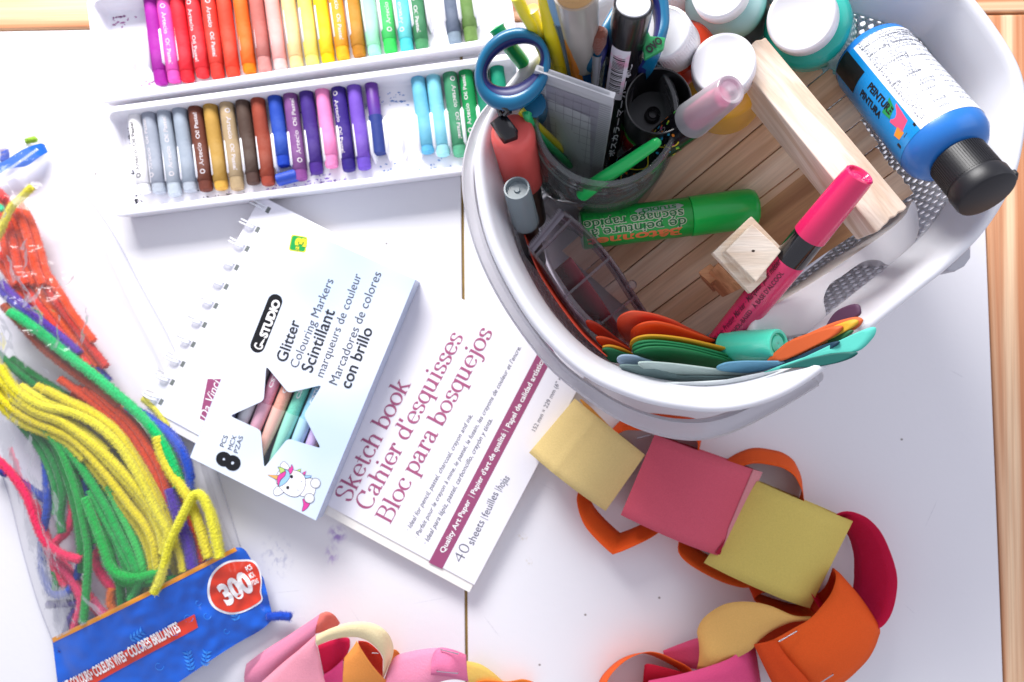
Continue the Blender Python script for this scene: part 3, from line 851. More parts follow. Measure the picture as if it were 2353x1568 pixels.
upoly('unicorn_mane', [(700, 830), (700, 760), (770, 660), (810, 560), (800, 515), (880, 580), (880, 680), (800, 780)], '9cc8ee', .2, mbox)
upoly('unicorn_mane', [(685, 825), (660, 720), (690, 630), (810, 560), (800, 640), (720, 720)], 'e0479f', .26, mbox)
upoly('unicorn_mane', [(720, 600), (700, 520), (675, 485), (760, 500), (800, 550)], 'b9d873', .26, mbox, 3)
upoly('unicorn_mane', [(860, 530), (905, 490), (920, 440), (948, 520), (900, 610)], 'e0479f', .26, mbox, 3)
upoly('unicorn_mane', [(1000, 545), (1090, 515), (1070, 570)], 'b9d873', .26, mbox, 0)
upoly('unicorn_mane', [(1110, 590), (1180, 555), (1150, 630)], 'e0479f', .26, mbox, 0)
upoly('unicorn_mane', [(1150, 635), (1275, 640), (1250, 675), (1165, 685)], '9cc8ee', .26, mbox, 0)
upoly('unicorn_horn', [(485, 622), (680, 635), (660, 712)], 'f0b262', .26, mbox, 0)
for cx, cy in ((1343, 772), (1235, 1040)):
    upoly('unicorn_hoof', [(cx + 90 * math.cos(k * .785), cy + 88 * math.sin(k * .785)) for k in range(8)], 'dfe0e4', .2, mbox)
for cx, cy in ((920, 655), (850, 850)):
    upoly('unicorn_eye', [(cx + 28 * math.cos(k * .785), cy + 30 * math.sin(k * .785)) for k in range(8)], '202024', .3, mbox, outline=False)
for cx, cy in ((1093, 742), (1033, 896)):
    upoly('unicorn_nostril', [(cx + 9 * math.cos(k * .785), cy + 10 * math.sin(k * .785)) for k in range(8)], '6a7aa0', .3, mbox, outline=False)
# ------------------------------------------------------------------ basket
ZR = 120.0
rim_px = [(1092, 390), (1102, 310), (1140, 232), (1190, 165), (1255, 95), (1350, 10), (1480, -70), (1680, -120), (1900, -120), (2080, -80), (2180, -40), (2240, 0), (2330, 130), (2358, 225), (2352, 320), (2325, 425), (2262, 530), (2180, 612), (2120, 660), (2010, 748), (1890, 852), (1785, 915), (1670, 944), (1560, 938), (1450, 912), (1335, 856), (1232, 755), (1155, 630), (1112, 520)]
rim0 = resample(spline([W(x, y, ZR) for x, y in rim_px], 8, True), 200, True)
RC = sum(rim0, Vector()) / len(rim0)
def ring_at(z, inset, n=None):
    inset = inset + 2.6
    P = rim0 if n is None else resample(rim0, n, True)
    out = []
    N = len(P)
    for i, p in enumerate(P):
        t = P[(i + 1) % N] - P[i - 1]; nn = Vector((-t.y, t.x, 0)).normalized()
        if nn.dot(p - RC) > 0: nn = -nn
        q = p + nn * inset; out.append(Vector((q.x, q.y, z)))
    return out
def wall_inset(z):
    return 2.2 + 27 * (1 - z / ZR)
m_bas = mat('basket_plastic', '#eeeef3', rough=.36, var=.012, sub=.15, bump=.03, bscale=200)
_nt = m_bas.node_tree; _pb = _nt.nodes['Principled BSDF']; _tr = _nt.nodes.new('ShaderNodeBsdfTranslucent'); _tr.inputs[0].default_value = (.86, .87, .92, 1)
_mx = _nt.nodes.new('ShaderNodeMixShader'); _mx.inputs[0].default_value = .18
_nt.links.new(_pb.outputs[0], _mx.inputs[1]); _nt.links.new(_tr.outputs[0], _mx.inputs[2]); _nt.links.new(_mx.outputs[0], _nt.nodes['Material Output'].inputs[0])
basket = thing('storage_basket', 'white perforated plastic basket full of markers, bottles and wood crafts', 'basket', Vector((RC.x, RC.y, 0)))
ZP = 90.0
g = rows([ring_at(ZR - 5, -2.3), ring_at(ZR - 2, -2.5), ring_at(ZR - .5, -2.0), ring_at(ZR, -1.2), ring_at(ZR - .1, -.2), ring_at(ZR - 1, .9), ring_at(ZR - 3, 1.7), ring_at(112, wall_inset(112)), ring_at(104, wall_inset(104)), ring_at(97, wall_inset(97)), ring_at(ZP + 1.5, wall_inset(ZP + 1.5)), ring_at(ZP, wall_inset(ZP) - .3)], True)
part('rim_band', g, m_bas, basket, solid=1.6, angle=70)
# perforated wall: real diamond holes
NCELL = 156; z_lo = 14.0; NR = 14
dz = (ZP - z_lo) / NR
fine = resample(rim0, NCELL * 4, True)
nf = len(fine)
fn_n = []
for i, p in enumerate(fine):
    t = fine[(i + 3) % nf] - fine[i - 3]; nn = Vector((-t.y, t.x, 0)).normalized()
    if nn.dot(p - RC) > 0: nn = -nn
    fn_n.append(nn)
def wallpt(u, z):
    i = int(math.floor(u)) % nf; f = u - math.floor(u); j = (i + 1) % nf
    p = fine[i].lerp(fine[j], f) + fn_n[i].lerp(fn_n[j], f) * wall_inset(z)
    return Vector((p.x, p.y, z))
vs, fs = [], []
for r_ in range(NR):
    for c_ in range(NCELL):
        u0 = c_ * 4 + (2 if r_ % 2 else 0); z0 = z_lo + r_ * dz
        cu_, cz_ = u0 + 2, z0 + dz / 2
        b0 = len(vs)
        O = [(u0, z0), (u0 + 2, z0), (u0 + 4, z0), (u0 + 4, cz_), (u0 + 4, z0 + dz), (u0 + 2, z0 + dz), (u0, z0 + dz), (u0, cz_)]
        I = [(cu_ - .75, cz_ - dz * .28), (cu_, cz_ - dz * .42), (cu_ + .75, cz_ - dz * .28), (cu_ + 1.35, cz_), (cu_ + .75, cz_ + dz * .28), (cu_, cz_ + dz * .42), (cu_ - .75, cz_ + dz * .28), (cu_ - 1.35, cz_)]
        pc_ = wallpt(cu_, cz_)
        if cz_ > 50 and pc_.x < W(1560, 800, 100).x and pc_.y < W(1200, 100, 100).y:
            for u, z in (O[0], O[2], O[4], O[6]): vs.append(wallpt(u, z))
            fs.append((b0, b0 + 1, b0 + 2, b0 + 3)); continue
        for u, z in O + I: vs.append(wallpt(u, z))
        for k in range(8): fs.append((b0 + k, b0 + (k + 1) % 8, b0 + 8 + (k + 1) % 8, b0 + 8 + k))
part('perforated_wall', (vs, fs), m_bas, basket, solid=1.4, angle=60)
fl = [ring_at(z_lo, wall_inset(z_lo)), ring_at(7, wall_inset(7)), ring_at(3, wall_inset(0) + 3), ring_at(1.5, wall_inset(0) + 8)]
g = rows(fl, True); n = len(fl[0]); g[1].append(tuple(3 * n + i for i in range(n)))
part('basket_floor', g, m_bas, basket, solid=1.4, angle=60)
# folded carrying handle round the outside
m_handle = mat('handle_plastic', '#f0eef4', rough=.4, var=.02, trans=.45, sub=.0, ior=1.2)
ho = [(1128, 236), (1098, 275), (1076, 330), (1064, 400), (1073, 490), (1106, 600), (1168, 718), (1258, 838), (1345, 912), (1425, 964), (1520, 1000), (1610, 1009), (1690, 988), (1790, 938), (1880, 884)]
hi = [(1152, 252), (1124, 288), (1102, 338), (1091, 400), (1100, 488), (1134, 596), (1196, 712), (1284, 828), (1366, 892), (1440, 934), (1525, 962), (1608, 968), (1684, 950), (1772, 906), (1862, 856)]
def hz_(i, n): 
    return 103
A = spline([W(x, y, 103) for x, y in ho], 5); B = spline([W(x, y, 103) for x, y in hi], 5)
prof = []
nn_ = len(A)
secs = []
for a, b in zip(A, B):
    w_ = b - a
    secs.append([a + w_ * .02 - Vector((0, 0, 8)), a - w_ * .0, a + w_ * .10 + Vector((0, 0, 1.6)), a + w_ * .3 + Vector((0, 0, .6)), a + w_ * .7 + Vector((0, 0, .4)), b - w_ * .1 + Vector((0, 0, 1.6)), b, b - w_ * .02 - Vector((0, 0, 8))])
hg = rows(secs)
hd = part('handle', hg, m_handle, basket, solid=1.5, angle=50)
e_ = [W(x, y, 103.5) for x, y in ((1862, 857), (1878, 884), (1886, 880), (1892, 874), (1895, 866), (1893, 858), (1887, 853), (1878, 852))]
part('handle_end', prism(e_, [v - Vector((0, 0, 9)) for v in e_]), m_handle, basket, smooth=False, bevel=1)
# handle hinge seen at the lower right
hp = [(2172, 618), (2190, 600), (2222, 566), (2232, 572), (2232, 592), (2218, 612), (2196, 624), (2182, 624)]
part('handle_hinge', slab(hp, 96, 14), mat('hinge_plastic', '#b9bac2', rough=.4), basket, smooth=False, bevel=2)
part('hinge_post', slab([(2214, 548), (2231, 544), (2232, 584), (2218, 592)], 92, 6), m_handle, basket, smooth=False, bevel=1)
# inner moulding with two grip lugs
ld = [(2105, 455), (2118, 500), (2115, 540), (2095, 585), (2070, 606), (2045, 608), (2022, 596), (1985, 600), (1935, 634), (1905, 655), (1890, 690), (1896, 730), (1888, 758), (1850, 772), (1800, 780), (1745, 785), (1722, 765), (1735, 725), (1800, 688), (1880, 640), (1960, 585), (2040, 530), (2085, 490)]
lo_ = spline([(x, y, 0) for x, y in ld], 5, True)
top = [W(v.x, v.y, 88 + 4 * math.sin(v.x * .02)) for v in lo_]
cl = sum(top, Vector()) / len(top)
g = rows([[v.lerp(cl, -.02) - Vector((0, 0, 34)) for v in top], [v - Vector((0, 0, 6)) for v in top], [v.lerp(cl, .02) - Vector((0, 0, 1.5)) for v in top], [v.lerp(cl, .05) for v in top]], True)
n = len(top); g[1].append(tuple(3 * n + i for i in range(n)))
single('soap_dish', g, mat('creamy_plastic', '#e6e2e4', rough=.3, var=.02, sub=.2), 'curved white plastic dish wedged between the wooden slats and the basket wall', 'plastic dish', fix=True, angle=60)

# ------------------------------------------------------------------ wooden slat frame
A0, B0, C0, D0 = W(1290, 577, 20), W(1850, 90, 92), W(2110, 450, 92), W(1560, 815, 20)
ux = (B0 - A0).normalized(); uz = ux.cross(D0 - A0).normalized()
if uz.z < 0: uz = -uz
uy = uz.cross(ux)
MS = Matrix((ux, uy, uz)).transposed().to_4x4(); MS.translation = A0
slatw = thing('wooden_slat_frame', 'mini wooden pallet of pale slats with a cross beam, inside the white basket', 'wood frame', MS)
inv = MS.inverted()
a, b_, c_, d_ = [inv @ v for v in (A0, B0, C0, D0)]
woods = [wood('pine_slat_%d' % k, c1, c2, scale=.9, stretch=.05) for k, (c1, c2) in enumerate([('#dcb492', '#f2d6b8'), ('#d2a682', '#ecc8a6'), ('#e0bc9c', '#f6dec4')])]
fr = [0, .20, .365, .52, .68, .84, 1.0]
for i in range(6):
    t0, t1 = fr[i] + .002, fr[i + 1] - .004
    p = [a.lerp(d_, t0), b_.lerp(c_, t0), b_.lerp(c_, t1), a.lerp(d_, t1)]
    ext = random.uniform(-4, 3)
    p[1] = p[1] + Vector((ext, 0, 0)); p[2] = p[2] + Vector((ext + random.uniform(-1, 1), 0, 0))
    dz_ = random.uniform(-.4, .4)
    for q in p: q.z = dz_
    # slightly ragged sawn end
    endp = [p[1].lerp(p[2], k / 10) + Vector((random.uniform(-.8, .5), 0, 0)) for k in range(11)]
    topo = [p[0]] + endp + [p[3]]
    part('slat', prism(topo, [v - Vector((0, 0, 5.5)) for v in topo]), woods[i % 3], slatw, local=True, smooth=False, bevel=.45)
def beam(pxs, z0, z1, h, name, mt, par):
    """bar whose top face is traced; z0 at the first two points, z1 at the last two"""
    q = [W(pxs[0][0], pxs[0][1], z0), W(pxs[1][0], pxs[1][1], z0), W(pxs[2][0], pxs[2][1], z1), W(pxs[3][0], pxs[3][1], z1)]
    L = []
    for k in range(9):
        pass
    e0 = [q[0].lerp(q[1], k / 8) for k in range(9)]; e1_ = [q[2].lerp(q[3], k / 8) for k in range(9)]
    ax = (q[3] - q[0]).normalized()
    e0 = [v + ax * random.uniform(-.7, .9) for v in e0]; e1_ = [v + ax * random.uniform(-.9, .9) for v in e1_]
    topo = e0 + e1_
    return topo, [v - Vector((0, 0, h)) for v in topo]
mbe = wood('pine_beam', '#dcc2aa', '#f4e4d4', scale=1.2, stretch=.05, angle=R(-52) - math.atan2(ux.y, ux.x))
tp, bt = beam([(1684, 128), (1756, 82), (2084, 474), (2012, 532)], 120, 126, 22, 'beam', mbe, slatw)
part('cross_beam', prism(tp, bt), mbe, slatw, smooth=False, bevel=.7)
bq = [a.lerp(d_, .01) + Vector((3, 0, -5.8)), b_.lerp(c_, .01) + Vector((-12, 0, -5.8)), b_.lerp(c_, .99) + Vector((-12, 0, -5.8)), a.lerp(d_, .99) + Vector((3, 0, -5.8))]
part('backing_board', prism(bq, [v - Vector((0, 0, 3)) for v in bq]), wood('board_brown', '#a87a56', '#c4966c', scale=1.0), slatw, local=True, smooth=False)
# stamp block: square plate with a smaller block, on a stem
wb = wood('pale_block', '#e2cdb4', '#f6ead8', scale=1.6, stretch=.08)
wb2 = wood('tan_stem', '#b07850', '#d29a70', scale=1.6, stretch=.08)
def sq(pts, z): return [W(x, y, z) for x, y in pts]
c0 = W(1725, 585, 96)
blk = thing('wooden_block_handle', 'small square pale wood knob on a tan stem, over the pink marker', 'wood block', W(1680, 620, 60))
pl = sq([(1727, 497), (1814, 588), (1725, 674), (1638, 581)], 104)
part('square_plate', prism(pl, [v - Vector((0, 0, 5)) for v in pl]), wb, blk, smooth=False, bevel=.5)
kb = sq([(1729, 515), (1796, 577), (1738, 648), (1667, 577)], 113)
kc = sum(kb, Vector()) / 4
part('top_block', prism(kb, [v - Vector((0, 0, 8.8)) for v in kb]), wb, blk, smooth=False, bevel=.6)
nh = W(1731, 577, 113.1)
part('nail_hole', ([nh + Vector((math.cos(k) * .9, math.sin(k) * .6, 0)) for k in range(6)], [tuple(range(6))]), mat('dark_hole', '#3a2a20', rough=.9), blk, smooth=False)
s0, s1 = sq([(1655, 600), (1715, 655), (1705, 662), (1648, 606)], 97), sq([(1655, 618), (1705, 662), (1660, 684), (1615, 640)], 64)
part('stem', prism(s0, s1), wb2, blk, smooth=False, bevel=.4)
s0, s1 = sq([(1632, 606), (1660, 632), (1632, 652), (1604, 626)], 78), sq([(1640, 625), (1668, 655), (1640, 672), (1612, 642)], 50)
part('side_spacer', prism(s0, s1), wb2, blk, smooth=False, bevel=.4)

# ------------------------------------------------------------------ generic round things
def rod(name, label, cat, p0, p1, parts, group=None, n=36, up=None):
    """parts: list of (part name, [(f, r)...], material); f in mm from p0, or 'L' offset when negative"""
    M = frame(p0, p1, up); L = (p1 - p0).length
    t = thing(name, label, cat, M, group)
    objs = {}
    for nm, prof, mt in parts:
        pr = [(L if f == 'L' else f, r) for f, r in prof]
        objs[nm] = part(nm, lathe(pr, n), mt, t, local=True, angle=38, fix=True)
    return t, L, objs
def plastic(name, hx, rough=.28, **k):
    return mat(name, hx, rough=rough, var=k.pop('var', .025), coat=k.pop('coat', .25), **k)

camp = Vector((0, 0, HC))
def face_angle(M, L_):
    d = M.to_3x3().inverted() @ (camp - (M @ Vector((0, 0, L_))))
    return math.degrees(math.atan2(d.y, d.x))
def left_sign(M, L_):
    l_ = M.to_3x3().inverted() @ Vector((-1, 0, 0)); al = math.atan2(l_.y, l_.x)
    return 1 if math.sin(al - R(face_angle(M, L_))) > 0 else -1
# green glue stick
p0, p1 = W(1335, 530, 68), W(1738, 478, 66)
LG = (p1 - p0).length
t, L, ob = rod('paint_stick', 'fat green paint stick lying on the wooden slats in the basket', 'paint stick', p0, p1, [
    ('barrel', [(.01, 0), (.01, 9.6), (1, 10.4), (LG - 36.2, 10.4), (LG - 36, 10.0)], plastic('green_barrel', '#17a03e', sub=.1)),
    ('cap', [(LG - 36, 10.0), (LG - 35.7, 10.7), (LG - 12, 10.8), (LG - 4, 10.6), (LG - 1.2, 9.6), (LG - .2, 8.2), (LG - .2, 7.2), (LG - .9, 6.8), (LG - .9, 0)], plastic('green_cap', '#14c252', sub=.1))])
mg_ = mat('silver_print', '#a9b6b2', rough=.35, metal=.3)
bar = ob['barrel']
# patch behind the logo, wrapped
def cyl_patch(z0, z1, a0, a1, r, n=12, round_=0):
    vs, fs = [], []
    for i in range(n + 1):
        u = i / n
        for j in range(n + 1):
            v = j / n
            zz = z0 + (z1 - z0) * u; aa = R(a0 + (a1 - a0) * v)
            if round_:
                h = (a1 - a0) / 2 * math.pi / 180 * r
                dx = min(zz - z0, z1 - zz)
                if dx < h:
                    k = math.sqrt(max(0, 1 - (1 - dx / h) ** 2)); aa = R((a0 + a1) / 2) + (aa - R((a0 + a1) / 2)) * k
            vs.append(Vector((r * math.cos(aa), r * math.sin(aa), zz)))
    for i in range(n):
        for j in range(n):
            q = i * (n + 1) + j; fs.append((q, q + 1, q + n + 2, q + n + 1))
    return vs, fs
# +X of the frame faces up to the camera; the angle grows towards +Y = Z x X
part('logo_patch', cyl_patch(LG - 66, LG - 40, -36, -18, 10.5, 10, 1), mg_, bar, local=True)
part('logo_lettering', cyl_text('STUDIO', LG - 62, 18, 10.55, -27, 3.2, bold=.04, flip=True), mat('green_print', '#1c8f44', rough=.4), bar, local=True, smooth=False)
mo = mat('print_outline', '#bfc6ae', rough=.4)
mgt = mat('dark_green_print', '#146c34', rough=.4)
for s_, z0, ln, a_, sz in (('séchage rapide', LG - 93, 52, -2, 6.6), ('de peinture à', LG - 90, 50, 24, 6.6)):
    part('lettering_outline', cyl_text(s_, z0 - .4, ln + .8, 10.4, a_, sz, bold=.07, flip=True, lift=.06), mo, bar, local=True, smooth=False)
    part('lettering', cyl_text(s_, z0, ln, 10.4, a_, sz, bold=.01, flip=True, lift=.14), mgt, bar, local=True, smooth=False)
part('lettering', cyl_text('Bâtonnet', LG - 92, 50, 10.4, 52, 7, bold=.03, flip=True), mat('orange_print', '#e0794a', rough=.4), bar, local=True, smooth=False)
part('weight_lettering', cyl_text('10g · 0.35 oz', LG - 92, 24, 10.4, -26, 3, flip=True), mgt, bar, local=True, smooth=False)

# pink fabric marker
p0, p1 = W(1650, 800, 62), W(1978, 398, 142)
LP = (p1 - p0).length
pk = plastic('hot_pink', '#e02462', rough=.16, coat=.6, sub=.1); pk2 = plastic('pink_body', '#dc3468', rough=.25, coat=.4, sub=.1)
t, L, ob = rod('fabric_marker', 'long pink marker with a black collar, leaning across the wooden slats', 'marker', p0, p1, [
    ('barrel', [(0, 0), (0, 7.9), (20, 8.0), (50, 8.0), (LP - 52, 8.0), (LP - 51.5, 7.8)], pk2),
    ('collar', [(LP - 51.5, 7.6), (LP - 51.4, 7.85), (LP - 36, 7.6), (LP - 35.8, 6)], plastic('collar_black', '#131216', rough=.12, coat=.8)),
    ('cap', [(LP - 36, 6.5), (LP - 36, 8.1), (LP - 4, 7.0), (LP - .8, 6.6), (LP - .2, 5.9), (LP - .4, 5.2), (LP - 1.6, 4.6), (LP - 1.6, 2.4), (LP - 1.0, 1.2), (LP - .8, 0)], pk)])
bar = ob['barrel']
fpk = face_angle(frame_of(t), 40); lpk = left_sign(frame_of(t), 40)
for s_, z0, ln, a_, sz in (('Fabric Printing Marker · Marqueur pour métier', 8, 58, fpk + lpk * 28, 4.4), ('ALCOHOL-BASED   À BASE D’ALCOOL', 12, 50, fpk - lpk * 6, 3.2)):
    part('lettering', cyl_text(s_, z0, ln, 8.05, a_, sz, bold=.015, shear=.2 if 'Fab' in s_ else 0), mat('maroon_print', '#5a1430', rough=.4), bar, local=True, smooth=False)

# teal capped marker poking out at the front
p0, p1 = W(1600, 800, 56), W(1790, 791, 100)
LT = (p1 - p0).length
rod('teal_marker', 'marker with a black barrel and shiny aqua cap, end towards the viewer', 'marker', p0, p1, [
    ('barrel', [(0, 0), (0, 6.0), (LT - 33, 6.0), (LT - 32.9, 5)], plastic('barrel_black', '#1a1618')),
    ('cap', [(LT - 33, 5.5), (LT - 33, 8.0), (LT - 2, 7.7), (LT - .5, 7.4), (LT, 6.8), (LT - .1, 5.6), (LT - 1.6, 5.1), (LT - 1.8, 4.6), (LT - .6, 4.2), (LT - .3, 2), (LT - .4, .6), (LT - .7, 0)], plastic('aqua_cap', '#52d6b8', rough=.15, coat=.6, sub=.15))])

def cyl_poly(pts, r):
    n = len(pts); cz = sum(p[0] for p in pts) / n; ca = sum(p[1] for p in pts) / n
    f = lambda z, a: Vector((r * math.cos(R(a)), r * math.sin(R(a)), z))
    return [f(z, a) for z, a in pts] + [f(cz, ca)], [(i, (i + 1) % n, n) for i in range(n)]
# blue paint bottle lying on the rim
p0, p1 = W(1998, 126, 98), W(2270, 450, 150)
LB = (p1 - p0).length
t, L, ob = rod('paint_bottle', 'blue craft paint bottle with black flip cap, lying over the basket rim', 'paint bottle', p0, p1, [
    ('bottle_body', [(0, 0), (0, 14), (.4, 16.4), (2, 18.0), (6, 18.7), (LB - 34, 18.7), (LB - 30, 18.0), (LB - 26, 15.5), (LB - 24, 12), (LB - 23.4, 9), (LB - 22, 9)], plastic('blue_paint', '#2374c6', rough=.35, sub=.1)),
    ('cap_skirt', [(LB - 23.6, 0), (LB - 23.6, 10.8), (LB - 23, 11.5), (LB - 8, 11.8), (LB - 7.8, 12.3), (LB - 7, 12.6), (LB - 1.6, 12.5), (LB - .4, 12.0), (LB, 11.0), (LB, 0)], mat('black_cap', '#17171c', rough=.42, var=.03, bump=.04, bscale=900))], n=72)
cp = ob['cap_skirt']
rb = []
for k in range(72):
    a_ = k * 5
    M2 = Matrix.Rotation(R(a_), 4, 'Z')
    rb.append(xf(box((11.3, -.28, LB - 22.6), (12.0, .28, LB - 9)), M2))
part('cap_ribs', join(*rb), MATS['black_cap'], cp, local=True, smooth=False)
tab = xf(box((11.0, -2.6, LB - 5), (13.8, 2.6, LB - 1.8)), Matrix.Rotation(R(-75), 4, 'Z'))
part('flip_tab', tab, MATS['black_cap'], cp, local=True, smooth=False, bevel=.8)
bod = ob['bottle_body']
m_lab = mat('bottle_label', '#e4e6ec', rough=.3, var=.02, coat=.3)
# angles: 0 faces up; find the sign that points to the left of the picture
def side_sign(M):
    y = M.to_3x3() @ Vector((0, 1, 0)); return y
MBt = frame_of(t); ydir = side_sign(MBt)
left = 1 if ydir.dot(Vector((-1, -1, 0))) > 0 else -1
part('white_label', cyl_patch(6, LB - 34.5, -left * 110, left * 46, 18.85, 24), m_lab, bod, local=True)
bl = part('blue_label', cyl_patch(6, LB - 34.5, left * 46, left * 120, 18.84, 20), plastic('label_blue', '#1488cf', rough=.25, var=.1), bod, local=True)
part('label_shape', cyl_patch(4, 21, left * 54, left * 90, 18.96, 12, 0), mat('label_black', '#16171c', rough=.35), bl, local=True)
zb0 = LB - 34.5
for col, pts in (('1d8a4c', [(zb0 - 24, 26), (zb0 - 18, 30), (zb0 - 16, 44), (zb0 - 22, 46)]), ('d64a72', [(zb0 - 19, 24), (zb0 - 8, 27), (zb0 - 6, 42), (zb0 - 15, 46)]), ('e8912c', [(zb0 - 10, 42), (zb0 - 5, 40), (zb0 - 5, 52), (zb0 - 9, 54)]), ('16171c', [(zb0 - 5, 22), (zb0 - 3, 22), (zb0 - 2, 60), (zb0 - 5, 60)])):
    part('label_shape', cyl_poly([(z, left * (a_ + 24)) for z, a_ in pts], 19.0), mat('lab_' + col, '#' + col, rough=.35), bl, local=True)
part('front_lettering', join(cyl_text('PEINTURE', 28, 20, 18.90, left * 60, 4.4, bold=.04), cyl_text('PINTURA', 26, 18, 18.90, left * 76, 4.4, bold=.04)), mat('label_black', '#16171c', rough=.35), bl, local=True, smooth=False)
lines = ['y proyectos.', 'información sobre nuestros', 'luz. Visite DecoArt.com para', 'Base acuosa. Secado rápido.', 'esponja. Permanente.', 'Modo de empleo: Agite bien.', 'brilla incluso con luz', 'decoración del hogar.', 'prendas de', 'fluorescente a', 'DecoArt.com', 'produits et les projets,', 'Pour plus', 'à la lumière.', 'au savon. À', 'l’eau ou une', 'emploi – Bien', 'acrylique à', 'sous la', 'décoration et de', 'fluorescent aux', 'and', 'washable. For', 'Apply', 'and water', 'well.', 'glows under a', 'This', 'how to craft.']
mt_s = mat('label_grey_print', '#6a6c78', rough=.5)
gs = []; zz = 6.5
def cyl_text_ring(s, z, r, a_edge, dirn, size, bold=0, lift=.1, maxlen=None):
    """lettering running round the cylinder, letters' tops towards -Z"""
    vs, fs, w = text_geo(s, bold)
    k = size; out = []
    L_ = w * k
    for q in vs:
        arc = q.x * k
        a_ = R(a_edge) + dirn * (L_ - arc) / r * 1.0
        out.append(Vector(((r + lift) * math.cos(a_), (r + lift) * math.sin(a_), z + (q.y * k) * 1)))
    return out, fs
step_ = (LB - 34.5 - 9) / len(lines)
for i, s_ in enumerate(lines):
    bold = .03 if ('Deco' in s_ or 'Modo' in s_ or 'emploi' in s_) else .0
    gs.append(cyl_text_ring(s_, 6 + i * step_, 18.90, left * 40, -left, 2.5, bold))
    if i % 2: gs.append(cyl_text_ring('craft and decor use', 6 + i * step_, 18.90, -left * 18, -left, 2.3))
part('label_lettering', join(*gs), mt_s, bod, local=True, smooth=False)

# white-capped bottles standing at the back
def bottle(label, top_px, ztop, rc, sh_px, zsh, rbdy, body, bodyname, hcap, cap_hex='#f0eff2', trans=0):
    pt, ps = W(*top_px, ztop), W(*sh_px, zsh)
    ax = (pt - ps).normalized()
    base = ps - ax * ((zsh - 10) / max(.35, ax.z))
    L = (pt - base).length; Ls = (ps - base).length
    cb = L - hcap
    mb = plastic('bt_' + bodyname, body, rough=.22, sub=.1, coat=.4)
    mc = mat('white_cap', cap_hex, rough=.42, var=.015, sub=.1)
    t, _, ob = rod('paint_jar', label, 'paint bottle', base, pt, [
        ('bottle_body', [(0, 0), (0, rbdy * .9), (2, rbdy), (Ls - 6, rbdy), (Ls - 2.5, rbdy * .97), (Ls, rbdy * .86), (Ls + 1.2, rc * .9), (cb + 1, rc * .9)], mb),
        ('screw_cap', [(cb, 0), (cb, rc * 1.03), (cb + .6, rc * 1.05), (L - 1.4, rc * 1.02), (L - .5, rc * 1.0), (L, rc * .95), (L + .02, rc * .9), (L - .35, rc * .86), (L - .3, 0)], mc)], n=64, group='white-capped paint bottles')
    rb = [xf(box((rc * .98, -.22, cb + .8), (rc * 1.035 + .1, .22, L - 2.6)), Matrix.Rotation(R(k * 6), 4, 'Z')) for k in range(60)]
    if hcap > 16: part('cap_ribs', join(*rb), mc, ob['screw_cap'], local=True, smooth=False)
    return t, ob, L, Ls
bottle('turquoise paint bottle with flat white cap, nearest the blue bottle', (1840, 40), 128, 14.8, (1852, 56), 108, 20.5, '#22b3a4', 'turquoise', 13)
tb, ob, L, Ls = bottle('pale aqua paint bottle with white cap and dark label, cut by the top edge', (1652, -26), 132, 12.5, (1664, -2), 108, 19.5, '#a9cfcf', 'pale_aqua', 14)
part('dark_label', cyl_patch(Ls - 46, Ls - 8, -180, 178, 19.7, 40), mat('dark_label', '#4c4a48', rough=.4), ob['bottle_body'], local=True)
bottle('yellow paint bottle with white cap, behind the cross beam', (1662, 147), 124, 14.3, (1664, 178), 104, 19.2, '#efb93e', 'yellow', 12)
bottle('orange-red paint bottle with white cap, between the black cup and yellow bottle', (1522, 75), 128, 12.2, (1560, 122), 100, 17.5, '#d9482a', 'orange_red', 21)

# coral glue marker, grey cap marker at the left wall
p1, p0 = W(1176, 300, 128), W(1222, 500, 42)
LC = (p1 - p0).length
t, L, ob = rod('coral_marker', 'chunky coral-capped marker with a black tag, at the left basket wall', 'marker', p0, p1, [
    ('barrel', [(0, 0), (0, 8.2), (LC - 46, 8.2), (LC - 45.8, 7)], plastic('barrel_black', '#1a1618')),
    ('cap', [(LC - 46, 7), (LC - 46, 10.2), (LC - 5, 10.4), (LC - 2, 9.9), (LC - .4, 8.8), (LC, 7.6), (LC, 0)], mat('coral_cap', '#e5605a', rough=.45, var=.03, sub=.12))])
# tag: a folded black tab in the cap's slot
tg = [W(x, y, z) for x, y, z in ((1126, 283, 130), (1158, 258, 137), (1190, 300, 129.5), (1190, 322, 129), (1176, 336, 128.9), (1160, 334, 128.9))]
part('black_tag', (tg, [tuple(range(6))]), mat('tag_black', '#141418', rough=.25, coat=.4), t, solid=.8)
kn = [W(x, y, z) for x, y, z in ((1150, 262, 137), (1146, 250, 140), (1158, 246, 142), (1166, 254, 141), (1160, 262, 138), (1172, 256, 140))]
part('knot', tube(spline(kn, 5), 1.3, 8), MATS['tag_black'], t)
clr = mat('frosted_cap', '#aebfc6', rough=.2, var=.02, trans=.6, ior=1.4)
p1, p0 = W(1187, 432, 122), W(1232, 600, 50)
LQ = (p1 - p0).length
rod('frosted_marker', 'marker with a frosted grey see-through cap, below the coral one', 'marker', p0, p1, [
    ('barrel', [(0, 0), (0, 5.6), (LQ - 30, 5.6), (LQ - 29.8, 5)], plastic('barrel_black', '#1a1618')),
    ('tip_core', [(LQ - 30, 0), (LQ - 30, 4.6), (LQ - 10, 4.4), (LQ - 6, 2.4), (LQ - 6, 0)], mat('teal_core', '#5b8a92', rough=.4)),
    ('cap', [(LQ - 32, 6.9), (LQ - 1, 6.4), (LQ, 6.1), (LQ, 5.3), (LQ - 2.5, 4.7), (LQ - 2.5, 1.6), (LQ - 1.6, 1.2), (LQ - 1.6, 0)], clr)])

